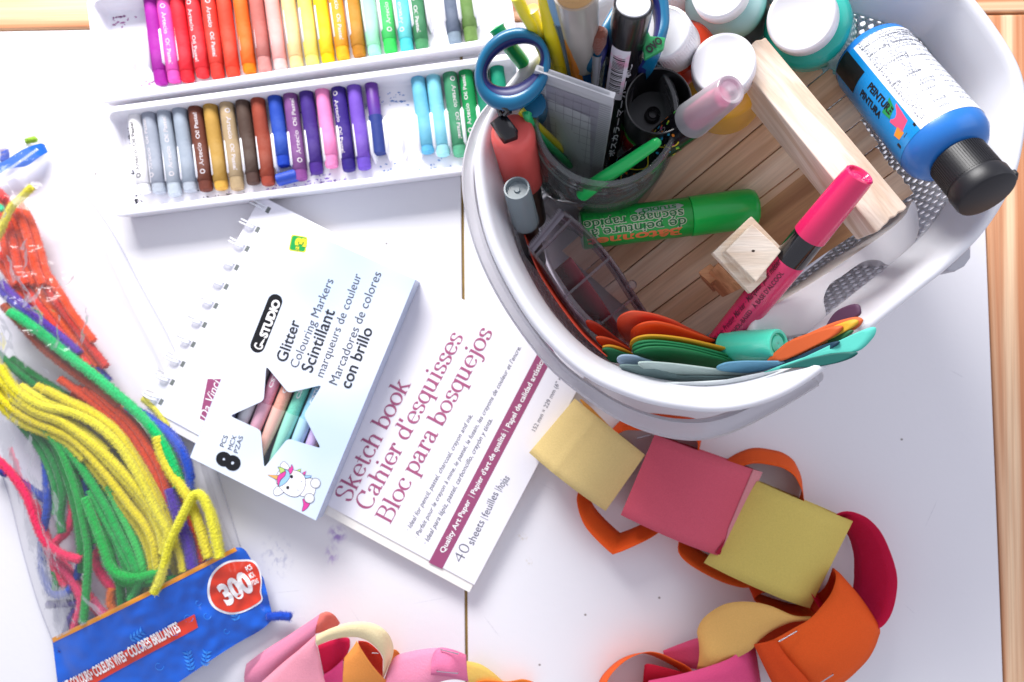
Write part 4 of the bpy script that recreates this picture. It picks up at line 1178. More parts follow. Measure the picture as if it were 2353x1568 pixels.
# ------------------------------------------------------------------ glass jar and what it holds
glass = film('jar_glass', '#e2eee9', gloss=.42, rough=.035, bump=.04, bscale=30, haze=.05, refl=.9)
jt, jb = W(1392, 258, 122), W(1345, 395, 6)
jt = Vector((jt.x, jt.y, 122)); 
jx = W(1392, 262, 122)
def jar_at(z): return Vector((jx.x, jx.y, z))
t = thing('glass_jar', 'clear glass jar holding pens, ruler and scissors inside the basket', 'jar', Matrix.Translation((jx.x, jx.y, 5)))
jp = [(0, 0), (0, 31), (2, 35), (5, 37), (84, 37.5), (92, 37), (97, 35.2), (100, 33.4), (101, 34.6), (103, 34.8), (104.2, 33.6), (107, 33.4), (108.4, 34.6), (110.5, 34.6), (112, 33.6), (114.5, 33.6), (116, 34.4), (117.6, 34.2), (118.2, 33),
      (117.6, 31.6), (113, 31.2), (100, 31.2), (93, 33.8), (84, 35), (8, 34.5), (4, 30), (3.4, 0)]
part('jar_body', lathe(jp, 96), glass, t, local=True, angle=60, fix=True)

def tilt_rod(name, label, cat, top, ztop, bot, zbot, parts, n=36, group=None):
    return rod(name, label, cat, W(*bot, zbot), W(*top, ztop), parts, n=n, group=group)
# black poster marker with barcode
p0, p1 = W(1385, 400, 40), W(1456, 8, 165)
LK = (p1 - p0).length
mbk = plastic('marker_black', '#17161b', rough=.22, coat=.5)
t, L, ob = rod('poster_marker', 'black marker with a white barcode sticker, standing in the glass jar', 'marker', p0, p1, [
    ('barrel', [(12, 0), (12, 6.6), (14, 6.9), (LK - 4, 8.4), (LK - .6, 8.2), (LK, 7.6), (LK, 7.3), (LK - .5, 7.2)], mbk),
    ('lilac_collar', [(-0.001 + 0, 0), (0, 6.2), (1, 6.5), (12, 6.8), (12.2, 6.2), (12.2, 0)], plastic('lilac', '#a868b8')),
    ('clear_end', [(LK - .6, 7.3), (LK + .2, 6.8), (LK + .2, 0)], plastic('white_end', '#e6e8ee', rough=.12))])
bar = ob['barrel']
MK = frame_of(t); yk = MK.to_3x3() @ Vector((0, 1, 0))
lf = left_sign(MK, 80)
# sticker on the side facing the viewer: +X of the frame leans up/back; find the camera-facing angle
fa = face_angle(MK, 80)
def rsurf(z): return 6.9 + (8.4 - 6.9) * (z - 14) / (LK - 18)
def cone_patch(z0, z1, a0, a1, lift=.12, n=10):
    vs, fs = [], []
    for i in range(n + 1):
        for j in range(n + 1):
            zz = z0 + (z1 - z0) * i / n; aa = R(a0 + (a1 - a0) * j / n); r_ = rsurf(zz) + lift
            vs.append(Vector((r_ * math.cos(aa), r_ * math.sin(aa), zz)))
    for i in range(n):
        for j in range(n):
            q = i * (n + 1) + j; fs.append((q, q + 1, q + n + 2, q + n + 1))
    return vs, fs
z0s, z1s = 78, 112
st = part('barcode_sticker', cone_patch(z0s, z1s, fa - 32 + lf * 14, fa + 32 + lf * 14), mat('sticker_white', '#e9e4ee', rough=.4, second='#e7a9c4', blotch=.05, bscale2=120), bar, local=True)
gs = []; zz = z0s + 5
while zz < z1s - 5:
    w_ = random.choice([.35, .5, .9]); gs.append(cone_patch(zz, zz + w_, fa - 20 + lf * 14, fa + 20 + lf * 14, .2, 3)); zz += w_ + random.choice([.4, .6, .9])
part('barcode', join(*gs), m_letter_k, st, local=True, smooth=False)
part('lettering', join(cyl_text('ポスカラーマーカー 極太', 30, 78, 7.8, fa - lf * 22, 3.6, bold=.03, lift=.25), cyl_text('WATER-BASED PAINT MARKER', 26, 60, 7.4, fa + lf * 62, 2.6, lift=.25)), mat('grey_white_print', '#c9c6cc', rough=.5), bar, local=True, smooth=False)

# clear ruler
rt = [W(1226, 160, 150), W(1411, 226, 146), W(1374, 452, 16), W(1243, 402, 16)]
MRu = Matrix.Translation(sum(rt, Vector()) / 4)
t = thing('clear_ruler', 'clear plastic ruler with grid lines standing at the front of the jar', 'ruler', MRu)
rx = (rt[1] - rt[0]).normalized(); rz = (rt[0] - rt[3]).normalized(); rn = rx.cross(rz).normalized()
if rn.dot(camp - rt[0]) < 0: rn = -rn
def RU(u, v, l=0): return rt[3].lerp(rt[2], u).lerp(rt[0].lerp(rt[1], u), v) + rn * l
ol = [(0, 0), (1, 0), (1, .965), (.985, .985), (.95, 1), (.04, 1), (.01, .99), (0, .97)]
part('ruler_blade', prism([RU(u, v) for u, v in ol], [RU(u, v, -2.4) for u, v in ol]), film('ruler_clear', '#c9ccd6', gloss=.5, rough=.12, bump=.1, haze=.6), t, smooth=False, bevel=.5)
part('ruler_panel', ([RU(.15, .0, .3), RU(.84, .0, .3), RU(.84, .93, .3), RU(.15, .93, .3)], [(0, 1, 2, 3)]), mat('ruler_grey', '#a2a0ad', rough=.35, var=.1, vscale=100, coat=.3), t, smooth=False)
part('ruler_edge', join(prism([RU(0, .975, .2), RU(1, .955, .2), RU(1, 1.0, .2), RU(.02, 1.0, .2)], [RU(0, .975, -2.6), RU(1, .955, -2.6), RU(1, 1.0, -2.6), RU(.02, 1.0, -2.6)])), mat('ruler_bright', '#eef0f6', rough=.1, trans=.3), t, smooth=False)
gl = []
for u in (.27, .38, .50, .61, .72): gl.append(([RU(u, 0, .4), RU(u + .006, 0, .4), RU(u + .006, .9, .4), RU(u, .9, .4)], [(0, 1, 2, 3)]))
for k in range(56): 
    v = .02 + k * .0165
    gl.append(([RU(.845, v, .35), RU(.99, v, .35), RU(.99, v + .004, .35), RU(.845, v + .004, .35)], [(0, 1, 2, 3)]))
    gl.append(([RU(.02, v, .35), RU(.13, v, .35), RU(.13, v + .004, .35), RU(.02, v + .004, .35)], [(0, 1, 2, 3)]))
    if k % 4 == 0: gl.append(([RU(.16, v, .4), RU(.83, v, .4), RU(.83, v + .003, .4), RU(.16, v + .003, .4)], [(0, 1, 2, 3)]))
part('ruler_marks', join(*gl), mat('ruler_ink', '#8c8a96', rough=.5), t, smooth=False)

# scissors with a teal outer shell and navy soft grip
m_teal = plastic('scissor_teal', '#08648c', rough=.32, coat=.2); m_navy = mat('scissor_navy', '#1c2260', rough=.4, var=.04); m_steel = mat('steel', '#c3c6cc', rough=.22, metal=.9)
def loop_handle(t, ocx, ocy, orx, ory, orot, icx, icy, irx, iry, irot, z, tiltx, tilty, N=64, depth=9):
    """finger loop: outer outline and hole given in the picture, thick moulded section between"""
    def ell(cx, cy, rx, ry, rot, k):
        a_ = 2 * math.pi * k / N; x, y = rx * math.cos(a_), ry * math.sin(a_); c, s = math.cos(R(rot)), math.sin(R(rot))
        return cx + x * c - y * s, cy + x * s + y * c
    O, I = [], []
    for k in range(N):
        # same polar direction for both outlines
        O.append(ell(ocx, ocy, orx, ory, orot, k)); 
    for k in range(N):
        a_ = math.atan2(O[k][1] - icy, O[k][0] - icx) - R(irot)
        rr_ = 1 / math.sqrt((math.cos(a_) / irx) ** 2 + (math.sin(a_) / iry) ** 2)
        I.append((icx + rr_ * math.cos(a_ + R(irot)), icy + rr_ * math.sin(a_ + R(irot))))
    zf = lambda x, y: z + tiltx * (x - ocx) + tilty * (y - ocy)
    def curve(f, dzv): 
        out = []
        for o, i in zip(O, I):
            x, y = o[0] + (i[0] - o[0]) * f, o[1] + (i[1] - o[1]) * f
            out.append(W(x, y, zf(x, y) + dzv))
        return out
    part('handle_shell', rows([curve(.1, -depth), curve(0, -depth * .5), curve(.04, -1.2), curve(.16, 0), curve(.42, .3), curve(.6, -.6), curve(.66, -1.6)], True), m_teal, t, angle=80)
    part('soft_grip', rows([curve(.58, -.7), curve(.74, -1.2), curve(.9, -2.6), curve(1, -5), curve(1.0, -depth * .8), curve(.9, -depth - 1.5), curve(.5, -depth - 2.5), curve(.1, -depth)], True), m_navy, t, angle=80)
t = thing('scissors', 'teal and navy scissors standing handle-up at the jar’s left side', 'scissors', W(1290, 330, 20))
loop_handle(t, 1178, 160, 84, 100, 28, 1181, 150, 66, 42, -30, 148, .02, -.05, depth=16)
part('shank', tube(spline([W(1225, 240, 128), W(1250, 275, 78), W(1290, 330, 40), W(1330, 380, 20)], 5), 5, 12, rfun=lambda u: 6 - 3 * u), m_teal, t)
part('blade', prism([W(1290, 300, 46), W(1312, 296, 46), W(1350, 400, 18), W(1346, 402, 18)], [v - Vector((0, 2, 0)) for v in (W(1290, 300, 46), W(1312, 296, 46), W(1350, 400, 18), W(1346, 402, 18))]), m_steel, t, smooth=False)
t = thing('scissors', 'large teal and navy scissors behind the black marker, green tape on the loop', 'scissors', W(1400, 330, 20))
# long thin-walled loop
def band_loop(t, outer_px, inner_px, z, m1, m2, name1='handle_shell', name2='soft_grip', depth=10):
    zq = lambda y: z - max(0, y - 140) * .75
    O = spline([W(x, y, zq(y)) for x, y in outer_px], 8); I = spline([W(x, y, zq(y)) for x, y in inner_px], 8)
    f = lambda u, dz_: [a_.lerp(b_, u) + Vector((0, 0, dz_)) for a_, b_ in zip(O, I)]
    part(name1, rows([f(.1, -depth), f(0, -depth * .5), f(.05, -1), f(.2, 0), f(.6, .2), f(.75, -.5)]), m1, t, angle=80)
    part(name2, rows([f(.72, -.3), f(.9, -1.5), f(1, -4), f(1, -depth), f(.5, -depth - 1)]), m2, t, angle=80)
band_loop(t, [(1322, 232), (1338, 160), (1370, 80), (1402, 20), (1440, -40), (1490, -60), (1530, -30), (1541, 30), (1534, 80), (1506, 150), (1462, 205)],
             [(1358, 225), (1382, 150), (1405, 90), (1425, 40), (1448, 5), (1480, -20), (1503, 0), (1510, 40), (1500, 90), (1480, 130), (1440, 195)], 146, m_teal, m_navy)
part('green_tape', slab([(1488, 66), (1494, 82), (1530, 86), (1526, 112), (1512, 120), (1482, 136), (1478, 108), (1484, 84)], 147.5, 3), mat('green_tape', '#2f9a5c', rough=.35), t, smooth=False, bevel=.6)
part('tape_lettering', text_on('OVO', (1492, 124), (1524, 96), 148, h=24, bold=.05), m_letter_k, t, smooth=False)
part('shank', tube(spline([W(1342, 222, 78), W(1362, 262, 60), W(1368, 340, 25)], 5), 5, 12), m_navy, t)

# open black cup lid standing in the jar, red and green can below
m_cup = mat('cup_black', '#141316', rough=.3, var=.03, coat=.2)
p0, p1 = W(1478, 318, 60), W(1513, 232, 128)
LU = (p1 - p0).length
t, L, ob = rod('spray_can', 'small red and green can with an open black lid, in the jar', 'can', p0, p1, [
    ('can_body', [(0, 0), (0, 12.6), (LU - 34, 12.8), (LU - 30, 12.2)], mat('can_red', '#a8202c', rough=.2, coat=.5, var=.05)),
    ('green_band', [(LU - 40, 12.86), (LU - 40, 13.0), (LU - 33, 13.0), (LU - 32.9, 12.4)], mat('can_green', '#3a9a38', rough=.25)),
    ('black_lid', [(LU - 34, 12), (LU - 33.8, 13.4), (LU - 2, 15.0), (LU - .3, 15.2), (LU, 14.9), (LU - .2, 14.4), (LU - 2, 14.2), (LU - 24, 12.6), (LU - 25, 12), (LU - 25, 4), (LU - 21, 3.6), (LU - 20.5, 2.6), (LU - 21, 2), (LU - 24, 1.8), (LU - 24, 0)], m_cup)], n=56)
fz = face_angle(frame_of(t), 20)
part('can_lettering', cyl_text('ARTIST', 2, 30, 12.9, fz - 6, 6, bold=.03), mat('can_white', '#e8e4e0', rough=.4), ob['can_body'], local=True, smooth=False)

# black patterned pen with pink see-through cap
p1, p0 = W(1680, 206, 158), W(1395, 428, 40)
LN = (p1 - p0).length
t, L, ob = rod('glitter_pen', 'black confetti-patterned pen with a clear cap showing pink, leaning out right', 'pen', p0, p1, [
    ('barrel', [(0, 0), (0, 8.2), (LN - 31, 8.2), (LN - 30, 5)], mbk),
    ('ink_core', [(LN - 30, 0), (LN - 29.5, 5.8), (LN - 12, 5.4), (LN - 7, 4.6), (LN - 6.5, 0)], mat('pink_core', '#ea5f96', rough=.35)),
    ('clear_cap', [(LN - 32, 8.6), (LN - 31, 8.6), (LN - 2, 6.9), (LN - .4, 6.5), (LN, 6), (LN - .3, 5), (LN - 1.4, 4.3), (LN - 1.4, 2), (LN - .8, 1), (LN - .8, 0)], film('cap_clear', '#f3d5e6', gloss=.45, rough=.1, bump=.05, haze=.30))])
fp = face_angle(frame_of(t), 70); bar = ob['barrel']
random.seed(21)
gd = {}
for k in range(46):
    c = random.choice(['e8d83a', '3fb4e0', 'd24a9a', 'f08a30', '58c24a'])
    zc = random.uniform(LN - 56, LN - 34) if k < 26 else random.uniform(20, LN - 50); ac = fp + random.uniform(-80, 80)
    gd.setdefault(c, []).append(cyl_poly([(zc + 1.1 * math.cos(a_ * .785), ac + 5.2 * math.sin(a_ * .785)) for a_ in range(8)], 8.3))
for c, gs in gd.items(): part('confetti_dots', join(*gs), mat('conf_' + c, '#' + c, rough=.4), bar, local=True, smooth=False)
wv = []
for k in range(60):
    zc = 14 + k * (LN - 52) / 60; a_ = fp + 12 + 22 * math.sin(k * .25)
    for s_ in (-2.4, 2.4): wv.append(Vector((8.36 * math.cos(R(a_ + s_)), 8.36 * math.sin(R(a_ + s_)), zc)))
part('yellow_wave', (wv, [(2 * k, 2 * k + 1, 2 * k + 3, 2 * k + 2) for k in range(59)]), mat('conf_e8d83a', '#e8d83a', rough=.4), bar, local=True)
part('lettering', cyl_text('COLOR YOUR DAILY LIFE', 40, 44, 8.2, fp + left_sign(frame_of(t), 70) * 34, 3.0, flip=True), mat('grey_white_print', '#c9c6cc', rough=.5), bar, local=True, smooth=False)

# sticks, brushes
def stick(label, pts, r, colour, name='plastic_stick', cat='stick', group='coloured plastic sticks in the jar', knob=0, flat=1, rough=.3, rf=None):
    P = spline([W(x, y, z) for x, y, z in pts], 6)
    f = rf or (lambda u: r * (1 + (knob * max(0, 1 - abs(u - .0) * 18))) )
    g = tube(P, r, 14, rfun=f)
    return single(name, g, plastic('stk_' + colour, '#' + colour, rough=rough, sub=.1), label, cat, group=group, fix=True)
def knobf(r, k): return lambda u: (r * math.sqrt(max(.02, 1 - (1 - u / .02) ** 2)) * k if u < .02 else r * (1 + (k - 1) * math.exp(-(u - .02) * 22)))
stick('bright green stick lying across the front of the jar mouth', [(1510, 326, 134), (1500, 334, 133), (1440, 375, 122), (1370, 422, 112), (1340, 445, 100)], 3.0, '12b858', knob=0, rf=lambda u: 2.0 + 1.8 * min(1, u * 1.2) if u > .015 else 1.2)
stick('green stick with a round end, behind the scissors loop', [(1140, 62, 138), (1150, 78, 136), (1175, 112, 128), (1215, 165, 112), (1300, 300, 50)], 3.9, '0fae5e', rf=knobf(3.4, 1.35))
stick('pale yellow stick leaning left out of the jar', [(1186, -8, 165), (1205, 30, 158), (1232, 80, 146), (1290, 220, 90), (1330, 330, 40)], 2.6, 'e6dc3a')
stick('pale yellow stick with a rounded tip beside the leaning one', [(1219, 20, 158), (1226, 40, 154), (1246, 100, 140), (1300, 240, 84), (1340, 340, 40)], 2.8, 'ece45a', rf=knobf(2.8, 1.3))
stick('bright yellow stick standing behind the scissors', [(1253, -20, 172), (1262, 40, 160), (1280, 130, 134), (1330, 300, 50)], 3.6, 'ecd818')
stick('second yellow stick, between the blue brush and scissors', [(1262, 60, 150), (1290, 170, 122), (1345, 320, 40)], 2.6, 'd8c818')
stick('bright yellow stick at the top, left of the black marker', [(1346, -20, 176), (1352, 30, 164), (1345, 120, 136), (1368, 330, 50)], 3.4, 'f0dc20')
stick('small yellow stick end beside the coral cap', [(1196, 254, 128), (1204, 262, 126), (1235, 290, 112), (1300, 350, 60)], 1.9, 'e6d430', rf=knobf(1.9, 1.3))
stick('small green stick end beside the coral cap', [(1211, 262, 129), (1214, 272, 127), (1238, 312, 108), (1310, 380, 50)], 2.0, '2cb46c', rf=knobf(2.0, 1.3))
def brush(label, top, zt_, bot, zb_, mats_, rads, lens):
    p0, p1 = W(*bot, zb_), W(*top, zt_); L = (p1 - p0).length
    P_ = []; a_, b2, c2 = lens
    P_.append(('handle', [(0, 0), (0, rads[0] * .6), (6, rads[0]), (L - a_, rads[0]), (L - a_ + .2, rads[0] * .9)], mats_[0]))
    P_.append(('ferrule', [(L - a_, rads[0] * 1.02), (L - a_ + 2, rads[0] * 1.12), (L - a_ + 4, rads[0] * 1.05), (L - b2, rads[1] * 1.02), (L - b2 + .1, rads[1] * .9)], mats_[1]))
    P_.append(('bristles', [(L - b2, rads[1] * .92), (L - 4, rads[1] * 1.0), (L, rads[1] * .7), (L, 0)], mats_[2]))
    return rod('paint_brush', label, 'paint brush', p0, p1, P_, group='paint brushes in the jar')
navy = plastic('brush_navy', '#16285e', rough=.2); silv = mat('ferrule', '#9fb4c8', rough=.2, metal=.8, var=.1)
brush('thin paint brush with silver ferrule and navy handle, in the jar', (1277, -30), 180, (1340, 330), 40, [navy, silv, mat('bristle_blue', '#7fa8c8', rough=.5)], (3.4, 4.4), (62, 20, 0))
brush('wide paint brush with pale metal ferrule, in front of the thin one', (1318, -60), 190, (1362, 320), 40, [plastic('brush_blue', '#1c5f9c', rough=.2), mat('ferrule_warm', '#d2ccc4', rough=.28, metal=.5, var=.08), mat('bristle_tan', '#c9a06a', rough=.7, bump=.4)], (6.6, 9.0), (66, 10, 0))
brush('thin brush with a striped handle, left of the second scissors', (1350, -40), 185, (1366, 330), 40, [plastic('brush_green', '#4a7a3a'), silv, mat('bristle_black', '#2a2a30', rough=.6)], (2.6, 3.0), (50, 20, 0))
stick('orange brush handle rising beside the wide brush', [(1296, -30, 184), (1308, 50, 162), (1335, 200, 110), (1360, 330, 50)], 3.6, 'e88a2c', name='brush_handle', cat='paint brush', group='paint brushes in the jar')
# brown bristle tip and loose clear wrapper
p0, p1 = W(1388, 128, 152), W(1378, 66, 156); L = (p1 - p0).length
tt, _, _o = rod('brown_brush', 'small brush with brown bristles touching the black marker', 'paint brush', W(1362, 250, 110), p1, [
    ('bristles', [((p1 - W(1362, 250, 110)).length - 14, 1.2), ((p1 - W(1362, 250, 110)).length - 8, 3.4), ((p1 - W(1362, 250, 110)).length - 2, 3.6), ('L', 1.6), ('L', 0)], mat('bristle_brown', '#7a4030', rough=.9, bump=1, bscale=1500, sheen=.3)),
    ('ferrule', [(8, 1.4), ((p1 - W(1362, 250, 110)).length - 14, 2.4)], mat('ferrule_light', '#c9ccd4', rough=.15, metal=.7))], n=20)

# ------------------------------------------------------------------ tape dispenser and red tape
zt_ = 78
dt = thing('tape_dispenser', 'clear smoky tape dispenser with serrated cutter, left in the basket', 'tape dispenser', W(1335, 640, 40))
smoke = film('smoky_clear', '#dccfd8', gloss=.45, rough=.05, bump=.1, haze=.06, refl=.5)
# side walls, traced: near (left) and far (right) rails, each a thin curved wall
Lr = [(1216, 572, 96), (1240, 600, 92), (1275, 650, 84), (1310, 700, 78), (1355, 745, 74), (1400, 775, 70)]
Rr = [(1290, 484, 96), (1330, 515, 92), (1375, 560, 84), (1415, 610, 80), (1450, 665, 76), (1495, 735, 70)]
LA = spline([W(*q) for q in Lr], 5); RA = spline([W(*q) for q in Rr], 5)
part('side_wall', loft(LA, [v - Vector((0, 0, 24)) for v in LA]), smoke, dt, solid=1.6)
part('side_wall', loft(RA, [v - Vector((0, 0, 24)) for v in RA]), smoke, dt, solid=1.6)
part('top_shell', loft([v - Vector((0, 0, 4)) for v in LA], [v - Vector((0, 0, 4)) for v in RA], steps=6), film('smoke_film', '#e8dee4', gloss=.25, rough=.06, bump=.25, haze=.03, refl=.5), dt)
crs = [(.0, 5), (.12, 4), (.55, 3), (.85, 3)]
for f_, h_ in crs:
    i = int(f_ * (len(LA) - 1)); a_, b2 = LA[i], RA[i]; ax = (LA[i + 1] - LA[i]).normalized() * 1.6
    q_ = [a_, b2, b2 + ax, a_ + ax]
    part('cross_bar', prism(q_, [v - Vector((0, 0, h_)) for v in q_]), smoke, dt, smooth=False, bevel=.3)
# serrated cutter edge
tz = []; a_, b2 = LA[0], RA[0]; out_ = -(LA[1] - LA[0]).normalized()
for k in range(24):
    p = a_.lerp(b2, k / 24); q = a_.lerp(b2, (k + 1) / 24); tz.append(p); tz.append(p.lerp(q, .5) + out_ * 2.4)
tz.append(b2)
poly = tz + [b2 - out_ * 3, a_ - out_ * 3]
part('cutter', prism(poly, [v - Vector((0, 0, 1.2)) for v in poly]), mat('cutter_plastic', '#8a8490', rough=.2, trans=.4), dt, smooth=False)
for px, py, z_ in ((1452, 655, 82), (1372, 748, 78)):
    part('corner_stud', xf(lathe([(-5, 2.6), (0, 2.6), (1, 1.8), (1.2, 0)], 16), Matrix.Translation(W(px, py, z_))), smoke, dt)
rt_ = mat('red_tape', '#a8283f', rough=.2, var=.05, coat=.4)
single('tape_roll_strip', loft(spline([W(1275, 620, 52), W(1330, 700, 46), W(1400, 770, 44), W(1440, 800, 44)], 6), spline([W(1310, 590, 74), W(1375, 680, 64), W(1425, 755, 60), W(1460, 790, 56)], 6)), rt_, 'dark red tape strip inside the clear dispenser, left wall', 'tape strip', solid=.6)
single('tape_roll_strip', loft(spline([W(1345, 540, 58), W(1420, 640, 52), W(1490, 745, 50)], 6), spline([W(1360, 540, 72), W(1436, 640, 66), W(1500, 745, 60)], 6)), rt_, 'narrow dark red tape strip under the dispenser’s right rail', 'tape strip', solid=.6)
# orange-red sheet edge against the left wall
OA = spline([W(x, y, 92) for x, y in ((1205, 540), (1235, 620), (1285, 700), (1340, 770), (1395, 820))], 6)
single('orange_sheet', loft(OA, [Vector((v.x + 7, v.y + 4, 20)) for v in OA]), mat('sheet_red', '#b83a22', rough=.5), 'red-orange sheet standing against the left basket wall', 'paper sheet', solid=.5)

# ------------------------------------------------------------------ oval foam sheets along the front wall
def leaf(label, pts, z, colour, zslope=0.0, th=1.0, grp='oval foam sheets', smooth=6, cup=0):
    P = spline([(x, y, 0) for x, y in pts], smooth, True)
    ys = [p.y for p in P]; y0, y1 = min(ys), max(ys); x0_, x1_ = min(p.x for p in P), max(p.x for p in P)
    cx = sum(p.x for p in P) / len(P); cy = sum(p.y for p in P) / len(P)
    rings = []
    for f in (1, .75, .5, .25, .02):
        ring = []
        for p in P:
            x, y = cx + (p.x - cx) * f, cy + (p.y - cy) * f
            zz = (z if not isinstance(z, tuple) else z[0] + (z[1] - z[0]) * (x - x0_) / (x1_ - x0_)) - zslope * (y - y0) * (0 if isinstance(z, tuple) else 1) - cup * (1 - f * f)
            ring.append(W(x, y, zz))
        rings.append(ring)
    g = rows(rings, True); n = len(P)
    g[1].append(tuple(4 * n + i for i in range(n)))
    return single('foam_oval', g, mat('foam_' + colour, '#' + colour, rough=.62, var=.05, bump=.1, bscale=800), label, 'foam oval', group=grp, solid=th, angle=80)
Z2 = lambda x, y: ((1380 + x / 2.736) * .9191, (760 + y / 2.736) * .9191)
def L2(*p): return [Z2(*q) for q in p]
leaf('largest coral orange oval, back of the left fan', L2((445, 120), (480, 75), (560, 52), (700, 72), (830, 115), (930, 165), (1080, 235), (1190, 292), (900, 300), (640, 300), (530, 260), (460, 190)), 96, 'ea5a3a', .55)
leaf('second orange oval in front of the coral one', L2((540, 190), (600, 140), (700, 122), (820, 145), (950, 190), (1100, 245), (1200, 295), (950, 310), (680, 300), (560, 270)), 97, 'e8521e', .55)
leaf('mustard yellow oval between the orange and green ovals', L2((538, 262), (590, 226), (700, 214), (880, 232), (1060, 270), (1230, 315), (1400, 385), (1200, 390), (800, 360), (560, 320)), 99, 'd29a1e', .55)
leaf('top green oval of the left fan', L2((548, 300), (590, 262), (700, 252), (880, 272), (1060, 310), (1200, 350), (1290, 390), (1100, 430), (800, 390), (600, 350)), 100.5, '187a48', .55)
leaf('middle green oval under the top one', L2((548, 318), (600, 285), (720, 272), (900, 292), (1060, 330), (1190, 368), (1260, 400), (1080, 440), (780, 400), (600, 368)), 101.5, '167444', .55)
leaf('lowest green oval of the left fan', L2((560, 335), (640, 300), (780, 296), (940, 318), (1090, 356), (1200, 392), (1140, 440), (960, 430), (760, 400), (620, 375)), 102.5, '14703f', .55)
leaf('rust red oval against the left wall', L2((232, 125), (262, 115), (330, 148), (430, 225), (545, 320), (440, 300), (330, 225), (260, 170)), 88, 'a83018', .3)
leaf('small orange oval by the left wall', L2((300, 235), (340, 226), (420, 248), (500, 290), (545, 325), (440, 310), (350, 290)), 90, 'c04418', .3)
leaf('small mustard oval by the left wall', L2((345, 295), (400, 284), (480, 305), (560, 350), (470, 345), (380, 330)), 91, 'c88a1c', .3)
leaf('small green oval by the left wall', L2((345, 310), (400, 305), (490, 335), (560, 365), (470, 400), (400, 390), (360, 350)), 91.5, '1a6a40', .3)
leaf('dusty blue oval left of the white one', L2((445, 375), (480, 352), (560, 354), (640, 378), (690, 400), (620, 430), (500, 420), (455, 400)), 98, '8fa6bc', .3)
leaf('large pale blue-white oval under the green fan', L2((590, 412), (640, 398), (800, 408), (960, 426), (1100, 445), (1250, 468), (1450, 460), (1600, 430), (1400, 480), (1150, 515), (900, 515), (700, 470)), 103, 'a9bcb8', .45)
leaf('grey-green oval, second from the front', L2((460, 425), (560, 420), (700, 440), (900, 500), (1150, 520), (1350, 500), (1200, 530), (900, 545), (700, 540), (560, 490)), 99, '6a8080', .3)
leaf('pale grey oval with a yellow edge, at the very front', L2((738, 560), (770, 542), (900, 540), (1100, 530), (1300, 512), (1500, 478), (1620, 440), (1500, 500), (1300, 560), (1100, 592), (900, 598), (770, 585)), 108, 'c9d0d2', .3)
leaf('steel blue oval in the middle of the fan', L2((1125, 440), (1180, 408), (1300, 395), (1450, 395), (1620, 400), (1500, 440), (1350, 466), (1200, 460)), 104.5, '5f97b4', .4)
leaf('dark plum oval at the right end', L2((1880, 150), (1940, 60), (2020, 15), (2085, 2), (2108, 30), (2100, 80), (2000, 130), (1900, 170)), (108, 126), '54344e', .2)
leaf('burnt orange oval of the right fan', L2((1500, 395), (1620, 260), (1760, 200), (1920, 130), (2060, 92), (2110, 95), (2125, 120), (2080, 170), (1950, 230), (1750, 330), (1600, 390)), (98, 127), 'd0602e', .3)
leaf('yellow oval of the right fan', L2((1520, 395), (1650, 290), (1800, 215), (1960, 140), (2060, 108), (2095, 120), (2060, 160), (1900, 245), (1720, 330), (1600, 388)), (99, 127.8), 'd6a62c', .3)
leaf('top orange oval of the right fan', L2((1470, 395), (1600, 270), (1700, 230), (1850, 175), (1950, 150), (1990, 160), (1940, 215), (1800, 290), (1650, 360), (1560, 392)), (100, 124), 'cc5a26', .3)
leaf('dark green oval under the right fan', L2((1600, 398), (1750, 320), (1900, 245), (2040, 180), (2050, 200), (1960, 255), (1800, 340), (1680, 396)), (99, 126), '1c5c34', .3)
leaf('navy oval under the right fan', L2((1540, 410), (1700, 350), (1850, 285), (1960, 255), (1940, 290), (1800, 360), (1650, 410)), (101, 124.5), '123a50', .3)
leaf('long aqua oval reaching over the rim at right', L2((1450, 468), (1600, 420), (1760, 350), (1950, 260), (2100, 190), (2195, 158), (2218, 180), (2190, 240), (2090, 325), (1900, 345), (1700, 400), (1550, 450)), (108, 130), '58c8b8')
leaf('dark teal oval just over the rim at right', L2((1560, 440), (1750, 375), (1950, 335), (2085, 330), (2060, 365), (1950, 405), (1800, 432), (1660, 438)), (112, 128), '0c5a54')
